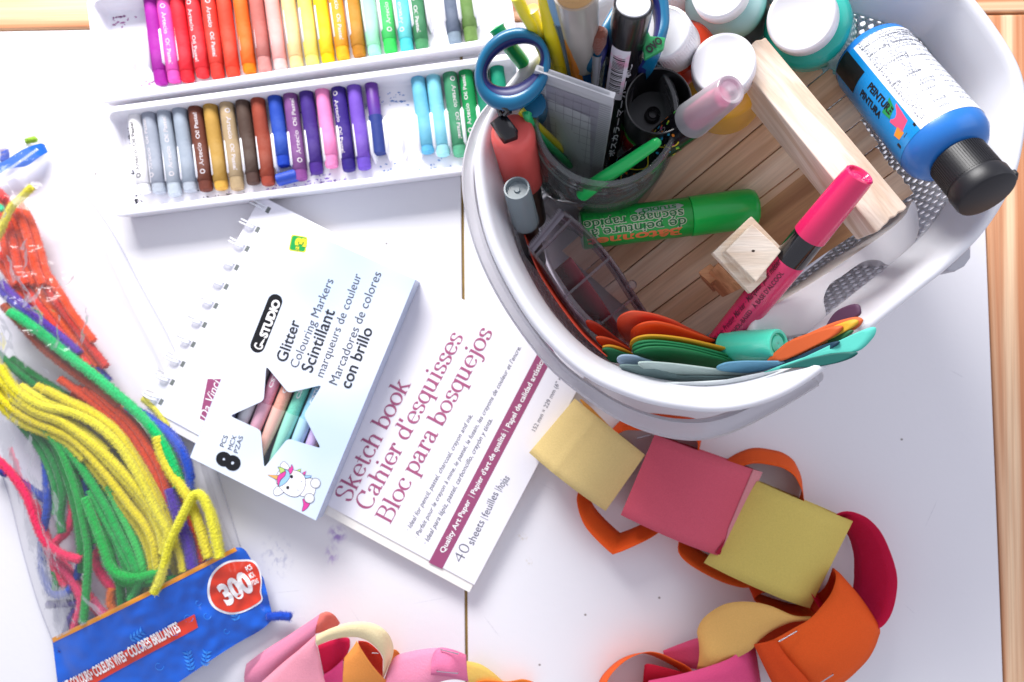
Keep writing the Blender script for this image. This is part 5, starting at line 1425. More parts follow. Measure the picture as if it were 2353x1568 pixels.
# ------------------------------------------------------------------ paper chains
def paper(col):
    m = mat('paper_' + col, '#' + col, rough=.8, var=.07, vscale=1300, bump=.35, bscale=900, spec=.2, sub=.12)
    return m
Z5 = lambda x, y: (1158 + x * .4432, 873 + y * .4432)
RP = {}
def bridge_link(label, quad, h, col, grp, back=None, sag=.0, drop=.9, px=False, staples=(), zlo=.6, N=72, crease=0):
    """closed paper ring lying on its side; quad = (near cut edge start, far..) a-b and d-c are cut edges"""
    a, b, c, d = quad if px else [Z5(*q) for q in quad]
    PRF = [(.0, .80), (.012, .84), (.1, .905), (.3, .975), (.5, 1.0), (.7, .975), (.9, .90), (.988, .83), (1.0, .79), (.985, .70), (.95, .42), (.89, .1), (.84, .015), (.5, 0), (.17, .015), (.12, .12), (.05, .45), (.012, .70)]
    pc = resample([Vector((p[0], p[1], 0)) for p in spline([(u_, z_, 0) for u_, z_ in PRF], 6, True)], N * 2, True)
    # th runs 0..pi over the top, pi..2pi underneath
    top_ = [p for p in pc if p.y > .78]; 
    def prof(th):
        if th <= math.pi:
            u = .5 - .5 * math.cos(th); return u, 1 - .3 * abs(2 * u - 1) ** 2.1
        k = (th - math.pi) / math.pi
        Q = [(1.0, .70), (.985, .62), (.95, .42), (.89, .1), (.84, .01), (.5, 0), (.17, .01), (.12, .12), (.05, .45), (.012, .62), (0, .70)]
        f = k * (len(Q) - 1); i = min(int(f), len(Q) - 2); f -= i
        return Q[i][0] + (Q[i + 1][0] - Q[i][0]) * f, Q[i][1] + (Q[i + 1][1] - Q[i][1]) * f
    def ringpt(th, v):
        u, zz = prof(th % (2 * math.pi))
        x = (a[0] * (1 - u) + b[0] * u) * (1 - v) + (d[0] * (1 - u) + c[0] * u) * v
        y = (a[1] * (1 - u) + b[1] * u) * (1 - v) + (d[1] * (1 - u) + c[1] * u) * v
        base = W(x, y, zlo + h * .9)
        tp = max(0, math.sin(th))
        nz_ = noise.noise(Vector((base.x * .028, base.y * .028, h)))
        if crease and tp > 0: nz_ += .6 * max(0, 1 - abs(u - crease) / .05)
        return Vector((base.x, base.y, max(.5, zlo + h * zz * (1 + .09 * (v - .5) * tp) + 1.9 * nz_ * tp)))
    RP[label[:9]] = ringpt
    rws = [[ringpt(2 * math.pi * k / N, v / 8) for k in range(N)] for v in range(9)]
    g = rows(rws, True)
    return single('paper_link', g, paper(col), label, 'paper link', group=grp, solid=.35, angle=80)
def ring_link(label, pts, h, col, grp, lean=(0, 0), px=False, z0=.5, lo_px=None):
    """paper ring standing on its edge; pts traced along the upper edge"""
    P = [q if px else Z5(*q) for q in pts]
    T = resample(spline([W(x, y, z0 + h) for x, y in P], 6, True), 90, True)
    if lo_px:
        Q = [q if px else Z5(*q) for q in lo_px]
        Bm = resample(spline([W(x, y, z0) for x, y in Q], 6, True), 90, True)
    else:
        Bm = [Vector((v.x + lean[0], v.y + lean[1], z0)) for v in T]
    return single('paper_link', loft(T, Bm, True, 4), paper(col), label, 'paper link', group=grp, solid=.35, angle=80)
def staple(par, a, b, z, r=.32):
    p, q = W(*a, z), W(*b, z)
    dn = Vector((0, 0, 1.4))
    return part('staple', tube([p - dn, p, q, q - dn], r, 8), mat('staple_steel', '#b7b9c0', rough=.25, metal=.9), par)
G1 = 'links of the right-hand paper chain'
creaml = bridge_link('cream paper link with a creased corner, at the left end of the chain', ((370, 100), (738, 395), (530, 690), (130, 385)), 30, 'e3c684', G1, crease=.3)
thr = ring_link('orange link threaded through the cream and pink links', [(380, 640), (395, 560), (480, 400), (600, 275), (700, 262), (860, 275), (985, 300), (1005, 370), (960, 560), (880, 720), (790, 800), (700, 850), (580, 900), (545, 890), (425, 765)], 17, 'e8541c', G1, lean=(6, 9))
pinkl = bridge_link('deep pink paper link with a torn corner', ((790, 290), (1352, 487), (1160, 935), (612, 712)), 31, 'd65a6e', G1)
ring_link('orange link between the pink and olive yellow links', [(905, 850), (980, 700), (1120, 520), (1270, 437), (1400, 445), (1470, 470), (1520, 520), (1555, 640), (1500, 800), (1400, 980), (1290, 1072), (1180, 1065), (1050, 1010), (930, 930)], 18, 'ea5a20', G1, lean=(5, 7))
yell = bridge_link('olive yellow paper link in the middle of the right chain', ((1330, 535), (1832, 745), (1605, 1202), (1050, 965)), 33, 'dcc468', G1)
ring_link('crimson paper link leaning outward at the far right', [(1740, 690), (1850, 700), (1930, 760), (1985, 850), (2035, 1000), (2033, 1120), (2000, 1230), (1935, 1292), (1800, 1290), (1650, 1200), (1560, 1000), (1600, 800)], 26, 'c8143c', G1,
          lo_px=[(1720, 760), (1780, 800), (1812, 900), (1815, 1000), (1812, 1060), (1800, 1120), (1790, 1160), (1760, 1200), (1700, 1210), (1640, 1140), (1600, 1000), (1640, 850)])
_r = RP['deep pink']
def _fl(th, v, o=.5):
    p = _r(th, v); return p + Vector((.35, 0, o))
part('overlap_flap', rows([[_fl(2.50 + .62 * k / 8 + .06 * (v > 7) , v / 10) for k in range(9)] for v in range(10)]), paper('dc8c92'), pinkl, solid=.3)  # paler than the link: light on the side-facing curve put into the colour
tp_ = [_fl(2.52, .80), _fl(2.50, .86), _fl(2.44, .93), _fl(2.40, .985), _fl(2.62, .985), _fl(2.56, .93), _fl(2.55, .86)]
part('tear', ([p + Vector((0, 0, .45)) for p in tp_], [tuple(range(len(tp_)))]), paper('a01c38'), pinkl, smooth=False)
part('inner_layer', slab([Z5(*q) for q in ((392, 104), (402, 100), (460, 150), (545, 238), (535, 245), (450, 185))], 22, .3), paper('dc9440'), creaml, smooth=False)
# big orange link: conical, with overlap and staples
top = [Z5(*q) for q in ((1715, 985), (1718, 1040), (1690, 1110), (1600, 1240), (1480, 1300), (1300, 1340))]
bot = [Z5(*q) for q in ((1725, 990), (1830, 1120), (1942, 1290), (1930, 1380), (1860, 1480), (1745, 1580))]
A = spline([W(x, y, z) for (x, y), z in zip(top, (14, 30, 36, 38, 34, 20))], 6)
B = spline([W(x, y, z) for (x, y), z in zip(bot, (12, 24, 30, 32, 30, 22))], 6)
mid = [(a + b) / 2 + Vector((0, 0, 7)) for a, b in zip(A, B)]
AB = []
for f in [i / 8 for i in range(9)]:
    AB.append([a.lerp(b, f) + Vector((0, 0, 10 * math.sin(math.pi * f))) for a, b in zip(A, B)])
O1 = [Z5(*q) for q in ((1300, 1340), (1330, 1420), (1380, 1500), (1420, 1600))]
# outer wrap: cut edge curve -> far curve
EA = [Z5(*q) for q in ((1705, 975), (1722, 1020), (1700, 1100), (1650, 1170), (1585, 1240), (1500, 1290), (1400, 1345), (1300, 1375))]
EB = [Z5(*q) for q in ((1745, 1010), (1850, 1130), (1942, 1275), (1940, 1340), (1900, 1430), (1840, 1500), (1760, 1570), (1640, 1640))]
zs = (20, 32, 38, 40, 40, 38, 34, 26)
CA = spline([W(x, y, z) for (x, y), z in zip(EA, zs)], 6)
CB = spline([W(x, y, z) for (x, y), z in zip(EB, (10, 18, 24, 26, 27, 27, 25, 18))], 6)
rw = [[a.lerp(b, f / 8) + Vector((0, 0, 5 * math.sin(math.pi * f / 8))) for a, b in zip(CA, CB)] for f in range(9)]
bigo = single('paper_link', rows(rw), paper('ee5c22'), 'large orange paper link with two staples, at the lower right', 'paper link', group=G1, solid=.35, angle=80)
# inner return of the same ring
RA_ = spline([W(*Z5(x, y), z) for x, y, z in ((1705, 975, 20), (1660, 1080, 10), (1560, 1150, 4), (1440, 1200, 3), (1330, 1280, 8), (1300, 1375, 26))], 6)
RB_ = spline([W(*Z5(x, y), z) for x, y, z in ((1745, 1010, 10), (1730, 1180, 3), (1680, 1330, 1), (1560, 1440, 1), (1450, 1560, 6), (1500, 1690, 14))], 6)
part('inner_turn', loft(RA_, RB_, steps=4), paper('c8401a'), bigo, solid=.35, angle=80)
FA = spline([W(*Z5(x, y), z) for x, y, z in ((1295, 1372, 33), (1340, 1470, 31), (1400, 1590, 27), (1440, 1660, 22))], 6)
FB = spline([W(*Z5(x, y), z) for x, y, z in ((1410, 1350, 36), (1470, 1440, 36), (1560, 1540, 32), (1640, 1640, 26))], 6)
part('overlap_flap', loft(FA, FB, steps=3), paper('d94a1c'), bigo, solid=.35, angle=80)
staple(bigo, Z5(1425, 1358), Z5(1520, 1303), 41.5)
staple(bigo, Z5(1625, 1560 + 22), Z5(1708, 1528), 37.5)
staple(thr, Z5(690, 302), Z5(765, 285), 18.5, .25)
# twisted cream link
TA = spline([W(*Z5(x, y), z) for x, y, z in ((1590, 1228, 30), (1500, 1222, 34), (1380, 1172, 38), (1260, 1150, 38), (1140, 1165, 34), (1040, 1230, 26), (1003, 1300, 20), (1012, 1350, 12))], 8)
TB = spline([W(*Z5(x, y), z) for x, y, z in ((1575, 1242, 26), (1500, 1252, 26), (1400, 1295, 30), (1330, 1345, 32), (1280, 1400, 32), (1190, 1450, 30), (1080, 1498, 26), (1000, 1498, 14))], 8)
single('paper_link', rows([[a.lerp(b, f / 6) + Vector((0, 0, 4 * math.sin(math.pi * f / 6))) for a, b in zip(TA, TB)] for f in range(7)]), paper('e6b265'), 'cream paper link twisted like a leaf, lower middle of the right chain', 'paper link', group=G1, solid=.35, angle=80)
ring_link('short crimson-lined orange strip behind the twisted cream link', [(1300, 1145), (1360, 1100), (1480, 1140), (1610, 1210), (1560, 1235), (1420, 1200)], 12, 'd04418', G1, lean=(0, 4))
PA = spline([W(*Z5(x, y), z) for x, y, z in ((825, 1405, 3), (900, 1375, 6), (1000, 1340, 10), (1100, 1330, 14))], 6)
PB = spline([W(*Z5(x, y), z) for x, y, z in ((830, 1440, 2), (900, 1475, 4), (990, 1500, 8), (1100, 1500, 10))], 6)
single('paper_link', loft(PA, PB, steps=3), paper('cf4a74'), 'flat pink paper tail left of the twisted cream link', 'paper link', group=G1, solid=.35, angle=80)
QA = spline([W(*Z5(x, y), z) for x, y, z in ((750, 1560, 22), (900, 1530, 28), (1050, 1490, 32), (1180, 1440, 32), (1250, 1380, 28), (1300, 1370, 16))], 6)
QB = spline([W(*Z5(x, y), z) for x, y, z in ((700, 1760, 20), (900, 1760, 26), (1080, 1760, 28), (1220, 1740, 26), (1310, 1700, 20), (1330, 1560, 6))], 6)
single('paper_link', loft(QA, QB, steps=4), paper('d94a7c'), 'rose pink link cut off by the bottom edge, under the twisted cream one', 'paper link', group=G1, solid=.35, angle=80)
ring_link('thin orange hoop standing on edge at the bottom, left of the pink link', [(530, 1580), (600, 1480), (690, 1425), (780, 1412), (880, 1450), (980, 1515), (1000, 1640), (900, 1780), (700, 1800), (560, 1720)], 22, 'ee5e24', G1, lean=(-3, -9))
RD = spline([W(*Z5(x, y), z) for x, y, z in ((728, 1480, 18), (760, 1475, 20), (900, 1510, 20), (960, 1530, 16))], 6)
single('paper_link', loft(RD, [Vector((v.x, v.y - 26, 3)) for v in RD], steps=2), paper('b0122c'), 'dark red strip inside the thin orange hoop', 'paper link', group=G1, solid=.35)

G2 = 'links of the paper chain at the bottom centre'
Z6 = lambda x, y: ((580 + x / 2.614) * .9191, (1450 + y / 2.614) * .9191)
def strip(label, ea, eb, col, grp=G2, bulge=3, tf=Z6, st=6):
    A = spline([W(*tf(x, y), z) for x, y, z in ea], 8); B = spline([W(*tf(x, y), z) for x, y, z in eb], 8)
    if label == 'FLAP': return part('overlap_flap', rows([[a.lerp(b, f / st) + Vector((0, 0, bulge * math.sin(math.pi * f / st))) for a, b in zip(A, B)] for f in range(st + 1)]), paper(col), pk2s, solid=.35, angle=80)
    return single('paper_link', rows([[a.lerp(b, f / st) + Vector((0, 0, bulge * math.sin(math.pi * f / st))) for a, b in zip(A, B)] for f in range(st + 1)]), paper(col), label, 'paper link', group=grp, solid=.35, angle=80)
ppk = strip('pale pink link folded back at the left end, partly under the bag', ((95, 550, 4), (200, 470, 8), (350, 375, 12), (480, 290, 18), (575, 225, 24)), ((90, 700, 3), (190, 670, 6), (340, 540, 10), (450, 450, 14), (545, 360, 22)), 'e88aa8')
strip('coral inside of the folded pale pink link, curling over its top', ((575, 222, 25), (620, 208, 28), (670, 232, 26), (706, 282, 18)), ((545, 352, 22), (590, 340, 20), (640, 320, 14), (690, 300, 8)), 'ee7468', bulge=2)
strip('long light pink strip running down from the fold', ((545, 362, 23), (440, 455, 20), (330, 545, 16), (180, 680, 12)), ((556, 440, 22), (580, 540, 20), (600, 640, 18), (640, 760, 16)), 'f29cae', bulge=2)
strip('cream link arching over the red and orange ones', ((550, 365, 26), (640, 320, 32), (780, 278, 36), (920, 285, 34), (1010, 340, 30), (1050, 420, 22), (1048, 500, 14), (990, 640, 8)), ((558, 430, 24), (650, 390, 28), (780, 372, 32), (870, 390, 32), (940, 440, 30), (985, 500, 26), (990, 560, 20), (985, 640, 12)), 'f6e2b0', bulge=2)
strip('crimson link seen inside the cream arch', ((560, 430, 6), (660, 392, 8), (760, 380, 8), (770, 440, 8)), ((600, 620, 3), (640, 620, 3), (700, 560, 3), (740, 520, 4)), 'c2163e', bulge=0)
strip('hot pink strip below the crimson one', ((600, 620, 6), (660, 580, 7), (725, 520, 8)), ((610, 760, 5), (670, 760, 6), (735, 760, 7)), 'e04a88', bulge=1)
strip('light orange strip crossing under the cream arch', ((735, 510, 14), (790, 440, 18), (815, 400, 20)), ((735, 780, 8), (900, 760, 10), (1040, 690, 12)), 'f39a4c', bulge=4)
rwl = strip('red inner wall of the cream arch with a staple', ((825, 400, 24), (890, 410, 24), (960, 470, 24), (985, 520, 22)), ((830, 440, 6), (870, 520, 5), (930, 590, 4), (985, 640, 4)), 'cc2a14', bulge=0)
pk2s = strip('pink link with two staples, right of the cream arch', ((1000, 640, 8), (1060, 510, 18), (1180, 465, 26), (1330, 445, 30), (1440, 455, 28), (1530, 490, 20)), ((960, 790, 8), (1080, 780, 18), (1200, 770, 26), (1330, 680, 30), (1440, 650, 30), (1545, 665, 20)), 'f08fae', bulge=3)
strip('FLAP', ((1310, 500, 31), (1350, 445, 32.5), (1440, 455, 31), (1530, 492, 23)), ((1300, 622, 34), (1360, 625, 35.5), (1450, 640, 34.5), (1545, 668, 24)), 'e97aa2', bulge=2.5)
strip('tan paper curve right of the stapled pink link', ((1535, 530, 6), (1620, 550, 9), (1700, 600, 9), (1790, 680, 6)), ((1540, 720, 4), (1600, 740, 5), (1680, 760, 5), (1740, 780, 4)), 'd9b45a', bulge=2)
strip('orange paper scrap peeking right of the cream arch', ((1040, 455, 10), (1075, 460, 8), (1105, 495, 5)), ((1030, 560, 3), (1050, 540, 3), (1080, 520, 3)), 'ee8434', bulge=0)
strip('thin orange paper edge at the bottom edge of the picture', ((1590, 670, 10), (1660, 655, 12), (1800, 665, 12), (1900, 650, 10), (1970, 668, 8)), ((1590, 740, 4), (1660, 740, 4), (1800, 740, 4), (1900, 740, 4), (1970, 740, 4)), 'f07a2c', bulge=0)
staple(ppk, Z6(153, 562), Z6(152, 640), 7.5)
staple(pk2s, Z6(1362, 455), Z6(1478, 485), 35)
staple(pk2s, Z6(1338, 598), Z6(1475, 612), 38)
staple(rwl, Z6(915, 478), Z6(958, 480), 24, .22)

# ------------------------------------------------------------------ pipe cleaners
Z4 = lambda x, y: (x * .4138, 919 + y * .4138)
Z3 = lambda x, y: (x * .3927, 303 + y * .3927)
GP = 'pipe cleaners in the clear bag'
def fuzzy_mat(col):
    m = mat('chenille_' + col, '#' + col, rough=.95, spec=.1, var=.3, vscale=1100, sheen=.35)
    return m
def pipe(label, pts, col, z=14, r=2.9, dens=9.0, tf=Z4, zz=None):
    """chenille stem: twisted core with a dense helix of short fibres"""
    if zz is None: zz = [z] * len(pts)
    if not isinstance(zz, (list, tuple)): zz = [zz] * len(pts)
    r = r * .98
    P = spline([W(*tf(x, y), zi) for (x, y), zi in zip(pts, zz)], 8)
    L = sum((P[i + 1] - P[i]).length for i in range(len(P) - 1))
    n = max(8, int(L / .9)); P = resample(P, n)
    vs, fs = [], []
    K = 10
    x = (P[1] - P[0]).orthogonal().normalized()
    rnd = random.Random(len(pts) * 31 + int(pts[0][0]))
    frames = []
    for i, p in enumerate(P):
        t = (P[min(i + 1, n - 1)] - P[max(i - 1, 0)]).normalized()
        x = (x - t * x.dot(t)).normalized(); y = t.cross(x); frames.append((p, t, x.copy(), y))
    for i, (p, t, x_, y_) in enumerate(frames):
        for k in range(K):
            a = 2 * math.pi * k / K
            rr = r * (.78 + rnd.uniform(-.05, .05)) * (1 if 0 < i < n - 1 else .6)
            vs.append(p + x_ * rr * math.cos(a) + y_ * rr * math.sin(a) + t * .15 * math.sin(a * 2))
    for i in range(n - 1):
        for k in range(K):
            k2 = (k + 1) % K; fs.append((i * K + k, i * K + k2, (i + 1) * K + k2, (i + 1) * K + k))
    fs.append(tuple(reversed(range(K)))); fs.append(tuple((n - 1) * K + k for k in range(K)))
    for i in range(n - 1):
        for _ in range(int(dens * 3.4)):
            f = rnd.random(); p, t, x_, y_ = frames[i]
            q = p.lerp(frames[i + 1][0], f); a = rnd.random() * 6.283
            d = (x_ * math.cos(a) + y_ * math.sin(a)); s_ = t * .13
            d2 = (d + t * rnd.uniform(-.45, .45) + x_ * rnd.uniform(-.25, .25)).normalized(); l = r * rnd.choice((1.02, 1.1, 1.17, 1.28))
            b = len(vs)
            vs += [q + d * r * .6 - s_, q + d * r * .6 + s_, q + d2 * l + s_ * .25]
            fs.append((b, b + 1, b + 2))
    return single('pipe_cleaner', (vs, fs), fuzzy_mat(col), label, 'pipe cleaner', group=GP, smooth=False)
YL, GN, OR, BL, PU, PK = 'e0d020', '10a84a', 'e24a14', '1c48b4', '4a24a0', 'e8285e'
# bottom layers first
pipe('royal blue pipe cleaner looping down the left side of the bag', [(250, 250), (258, 400), (262, 600), (235, 760), (238, 950), (290, 1070), (370, 1070), (430, 970), (465, 800), (480, 600), (470, 440)], BL, 9, 3.0)
pipe('navy pipe cleaner entering from the left edge', [(-40, 385), (60, 420), (130, 470), (220, 530), (320, 610)], '28409c', 6)
pipe('navy pipe cleaner low in the middle of the bag', [(440, 330), (455, 500), (485, 700), (500, 900)], '223a90', 6)
pipe('dark purple pipe cleaner end sticking out at lower left', [(256, 1140), (330, 1132), (420, 1128), (520, 1125)], '3a2478', 6)
pipe('dark purple pipe cleaner beside the pink one above the header', [(440, 1130), (390, 1220), (360, 1330), (340, 1400)], '3c2880', 5)
pipe('pink pipe cleaner curving behind the greens', [(385, 480), (405, 600), (370, 730), (310, 790), (300, 860), (370, 960), (440, 1060), (540, 1160), (640, 1240)], PK, 9, 3.1)
pipe('pink pipe cleaner in the middle of the bag', [(480, 560), (545, 700), (560, 820), (525, 880), (570, 980), (640, 1060)], PK, 8, 3.2)
pipe('hot pink pipe cleaner sweeping in from the left edge', [(-60, 300), (0, 345), (80, 430), (150, 540), (205, 690), (250, 780), (330, 850), (450, 890)], 'ea2c5c', 17, 3.0)
pipe('pink pipe cleaner diving under the blue header', [(250, 780), (300, 880), (390, 980), (450, 1100), (435, 1200), (405, 1300)], 'ec3a6c', 10, 3.2)
pipe('light pink pipe cleaner end above the header', [(510, 1110), (560, 1180), (620, 1250)], 'f06088', 10, 3.2)
pipe('orange pipe cleaner stub above the header', [(625, 1040), (615, 1120), (640, 1200)], 'e8721c', 9, 3.4)
pipe('small orange pipe cleaner beside the bent green one', [(765, 1000), (765, 1120)], 'd8661c', 8, 2.6)
pipe('orange pipe cleaner, widest of the orange strands', [(60, -60), (150, 20), (300, 150), (500, 330)], 'b8461c', 8, 3.2)
for k, (dx, nm) in enumerate(((0, 'left'), (40, 'middle'), (80, 'right'))):
    pipe('orange pipe cleaner, %s strand of the orange bundle' % nm, [(430 + dx, -70), (540 + dx, 30), (650 + dx, 130), (735 + dx, 250), (810 + dx, 380), (880 + dx * .7, 520), (960 + dx * .6, 660), (1040 + dx * .5, 800), (1085 + dx * .4, 930)], OR, 12 + k, 3.2)
pipe('dark green pipe cleaner on the left of the yellows', [(20, -30), (130, 110), (240, 240), (310, 380), (345, 520), (335, 650), (345, 740)], '148238', 13)
pipe('dark green pipe cleaner behind the yellows', [(330, -40), (480, 60), (600, 180), (690, 310), (800, 450), (880, 600)], '1a7a30', 7, 3.2)
pipe('green pipe cleaner hanging straight down to the header', [(215, 130), (320, 250), (385, 400), (430, 540), (465, 700), (488, 850), (480, 1040), (462, 1240)], '16a040', 18)
pipe('green pipe cleaner left of the pale green one', [(330, 220), (430, 340), (520, 480), (590, 600), (650, 720), (720, 860), (770, 970)], GN, 17, 3.2)
pipe('pale green pipe cleaner in the middle', [(600, 470), (660, 600), (730, 740), (775, 860), (790, 980), (720, 1120)], '3cc45c', 15, 3.3)
pipe('dark green pipe cleaner right of the pale green one', [(520, 400), (640, 540), (740, 700), (810, 820), (850, 950)], '109038', 14)
pipe('green pipe cleaner with a bent end pointing right', [(470, 540), (530, 700), (575, 820), (605, 910), (660, 970), (760, 985), (900, 955)], '0cae44', 21, 3.4)
pipe('green pipe cleaner passing under the yellow cross', [(590, 700), (620, 880), (660, 1000), (760, 1025), (900, 1005), (1000, 985)], '10a83c', 13, 3.0)
pipe('green pipe cleaner end dropping to the header, left one', [(665, 1010), (672, 1090), (680, 1170)], '2a9a3c', 10, 3.2)
pipe('green pipe cleaner end dropping to the header, right one', [(725, 1020), (730, 1120)], '2fa046', 10, 3.2)
pipe('yellow pipe cleaner, lowest long strand at the left', [(-60, -90), (40, 20), (160, 105), (300, 165), (400, 215), (500, 310), (610, 440), (720, 590), (800, 690), (850, 800), (870, 920), (890, 1010)], YL, 20, 3.2)
pipe('yellow pipe cleaner beside the lowest long strand', [(-50, -170), (60, -60), (180, 50), (330, 110), (460, 200), (580, 300), (700, 420), (800, 540), (870, 640), (930, 740)], 'e4d628', 22, 3.3)
pipe('yellow pipe cleaner, upper long strand of the bundle', [(0, -190), (90, -60), (230, 30), (400, 70), (540, 140), (660, 250), (740, 370), (810, 500), (880, 640), (930, 740), (900, 860)], 'e8da30', 23, 3.3)
pipe('yellow pipe cleaner arching over the orange bundle', [(250, -60), (380, 10), (520, 80), (640, 170), (720, 280), (790, 400), (850, 520), (900, 640), (950, 740), (1000, 860), (1020, 960)], YL, 20, 3.2)
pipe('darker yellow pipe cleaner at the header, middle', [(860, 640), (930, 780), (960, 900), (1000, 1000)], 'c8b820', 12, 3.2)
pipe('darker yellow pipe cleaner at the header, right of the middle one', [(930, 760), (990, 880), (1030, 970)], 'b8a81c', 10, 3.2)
pipe('yellow pipe cleaner ends tucked under the header', [(820, 1000), (800, 1090)], 'c8b422', 10, 3.6)
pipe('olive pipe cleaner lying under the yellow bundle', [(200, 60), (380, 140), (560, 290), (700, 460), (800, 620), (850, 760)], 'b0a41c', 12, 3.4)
pipe('royal blue pipe cleaner on the right side of the bag', [(700, 30), (800, 100), (900, 165), (990, 260), (1045, 380), (1050, 500)], '2850c0', 14, 3.4)
pipe('second royal blue pipe cleaner on the right side', [(760, 60), (860, 120), (960, 200), (1030, 320), (1060, 440)], '2a48b0', 10, 3.2)
pipe('long green pipe cleaner crossing the top of the bundle', [(50, 1050), (150, 1110), (280, 1210), (400, 1310), (520, 1400), (640, 1500), (780, 1620), (900, 1750), (990, 1900), (1050, 2080)], '10c068', 21, 3.6, tf=Z3)
pipe('orange-brown pipe cleaner below the long green one', [(20, 1010), (120, 1120), (240, 1250), (360, 1350), (480, 1440), (620, 1540), (700, 1600)], 'a84018', 15, 3.3, tf=Z3)
pipe('red-orange pipe cleaner beside the long green one', [(160, 1080), (260, 1170), (380, 1290), (500, 1370), (580, 1440)], '9c2430', 13, 3.3, tf=Z3)
pipe('violet pipe cleaner end in the middle right', [(945, 490), (975, 600), (1010, 700), (1045, 800), (1070, 940)], PU, 19, 4.4)
pipe('red pipe cleaner right of the violet one', [(1020, 600), (1060, 700), (1100, 820), (1120, 910)], 'e23418', 14, 3)
pipe('yellow pipe cleaner, rightmost strand down to the header', [(870, 200), (905, 320), (960, 420), (1030, 520), (1085, 640), (1125, 760), (1160, 880)], 'e4d640', 22, 3.6)
pipe('yellow pipe cleaner crossing diagonally over the others', [(1220, 880), (1185, 720), (1150, 590), (1110, 525), (1070, 535), (1040, 590), (990, 690), (940, 800), (915, 900), (890, 990), (850, 1080)], 'ecdf3c', 27, 3.3)
pipe('pale yellow pipe cleaner along the bag’s right edge', [(790, -10), (870, 60), (930, 150), (960, 240)], 'e6d84a', 8, 2.6)
for k in range(5):
    pipe(['leftmost', 'second', 'third', 'fourth', 'rightmost'][k] + ' orange pipe cleaner in the upper part of the bag', [(-70 + k * 46, 380 + k * 10), (-10 + k * 46, 520), (30 + k * 48, 660), (60 + k * 50, 800), (100 + k * 50, 900)], ['e8481c', 'e24216', 'ea5020', 'e64a1a', 'ec5226'][k], 13 + (k % 2) * 4, 3.2, tf=Z3)
pipe('orange pipe cleaner emerging right of the crinkled foil', [(290, 850), (360, 960), (420, 1060), (490, 1150), (550, 1230)], 'ea4c1c', 14, 3.0, tf=Z3)
pipe('violet pipe cleaner under the crinkled film', [(120, 1030), (220, 1090), (320, 1170), (400, 1240)], '5a3cae', 10, 3.4, tf=Z3)
pipe('blue-violet pipe cleaner above the long green one', [(380, 1210), (480, 1300), (560, 1380), (640, 1460)], '3c3c9c', 10, 3.0, tf=Z3)
pipe('pale yellow pipe cleaner in the upper bag', [(-30, 640), (20, 540), (60, 450), (120, 390), (190, 320)], 'ecd848', 24, 2.8, tf=Z3)
pipe('short red pipe cleaner at the top of the bag', [(-60, 310), (-10, 350), (40, 400)], 'e0302a', 18, 2.8, tf=Z3)
pipe('mint pipe cleaner at the left edge of the bag', [(-60, 400), (-10, 430), (20, 470)], '3cc890', 18, 2.6, tf=Z3)
pipe('blue pipe cleaner tip above the bag seal', [(20, 180), (30, 140), (25, 100)], '1c50c8', 8, 3.0, tf=Z3)
pipe('lime pipe cleaner scrap above the bag seal', [(150, 60), (175, 50), (215, 42)], '9cc83c', 6, 2.4, tf=Z3)
pipe('blue pipe cleaner end poking out right of the header', [(1480, 1205), (1560, 1200), (1620, 1205)], '1c4cc0', 7, 3.2)

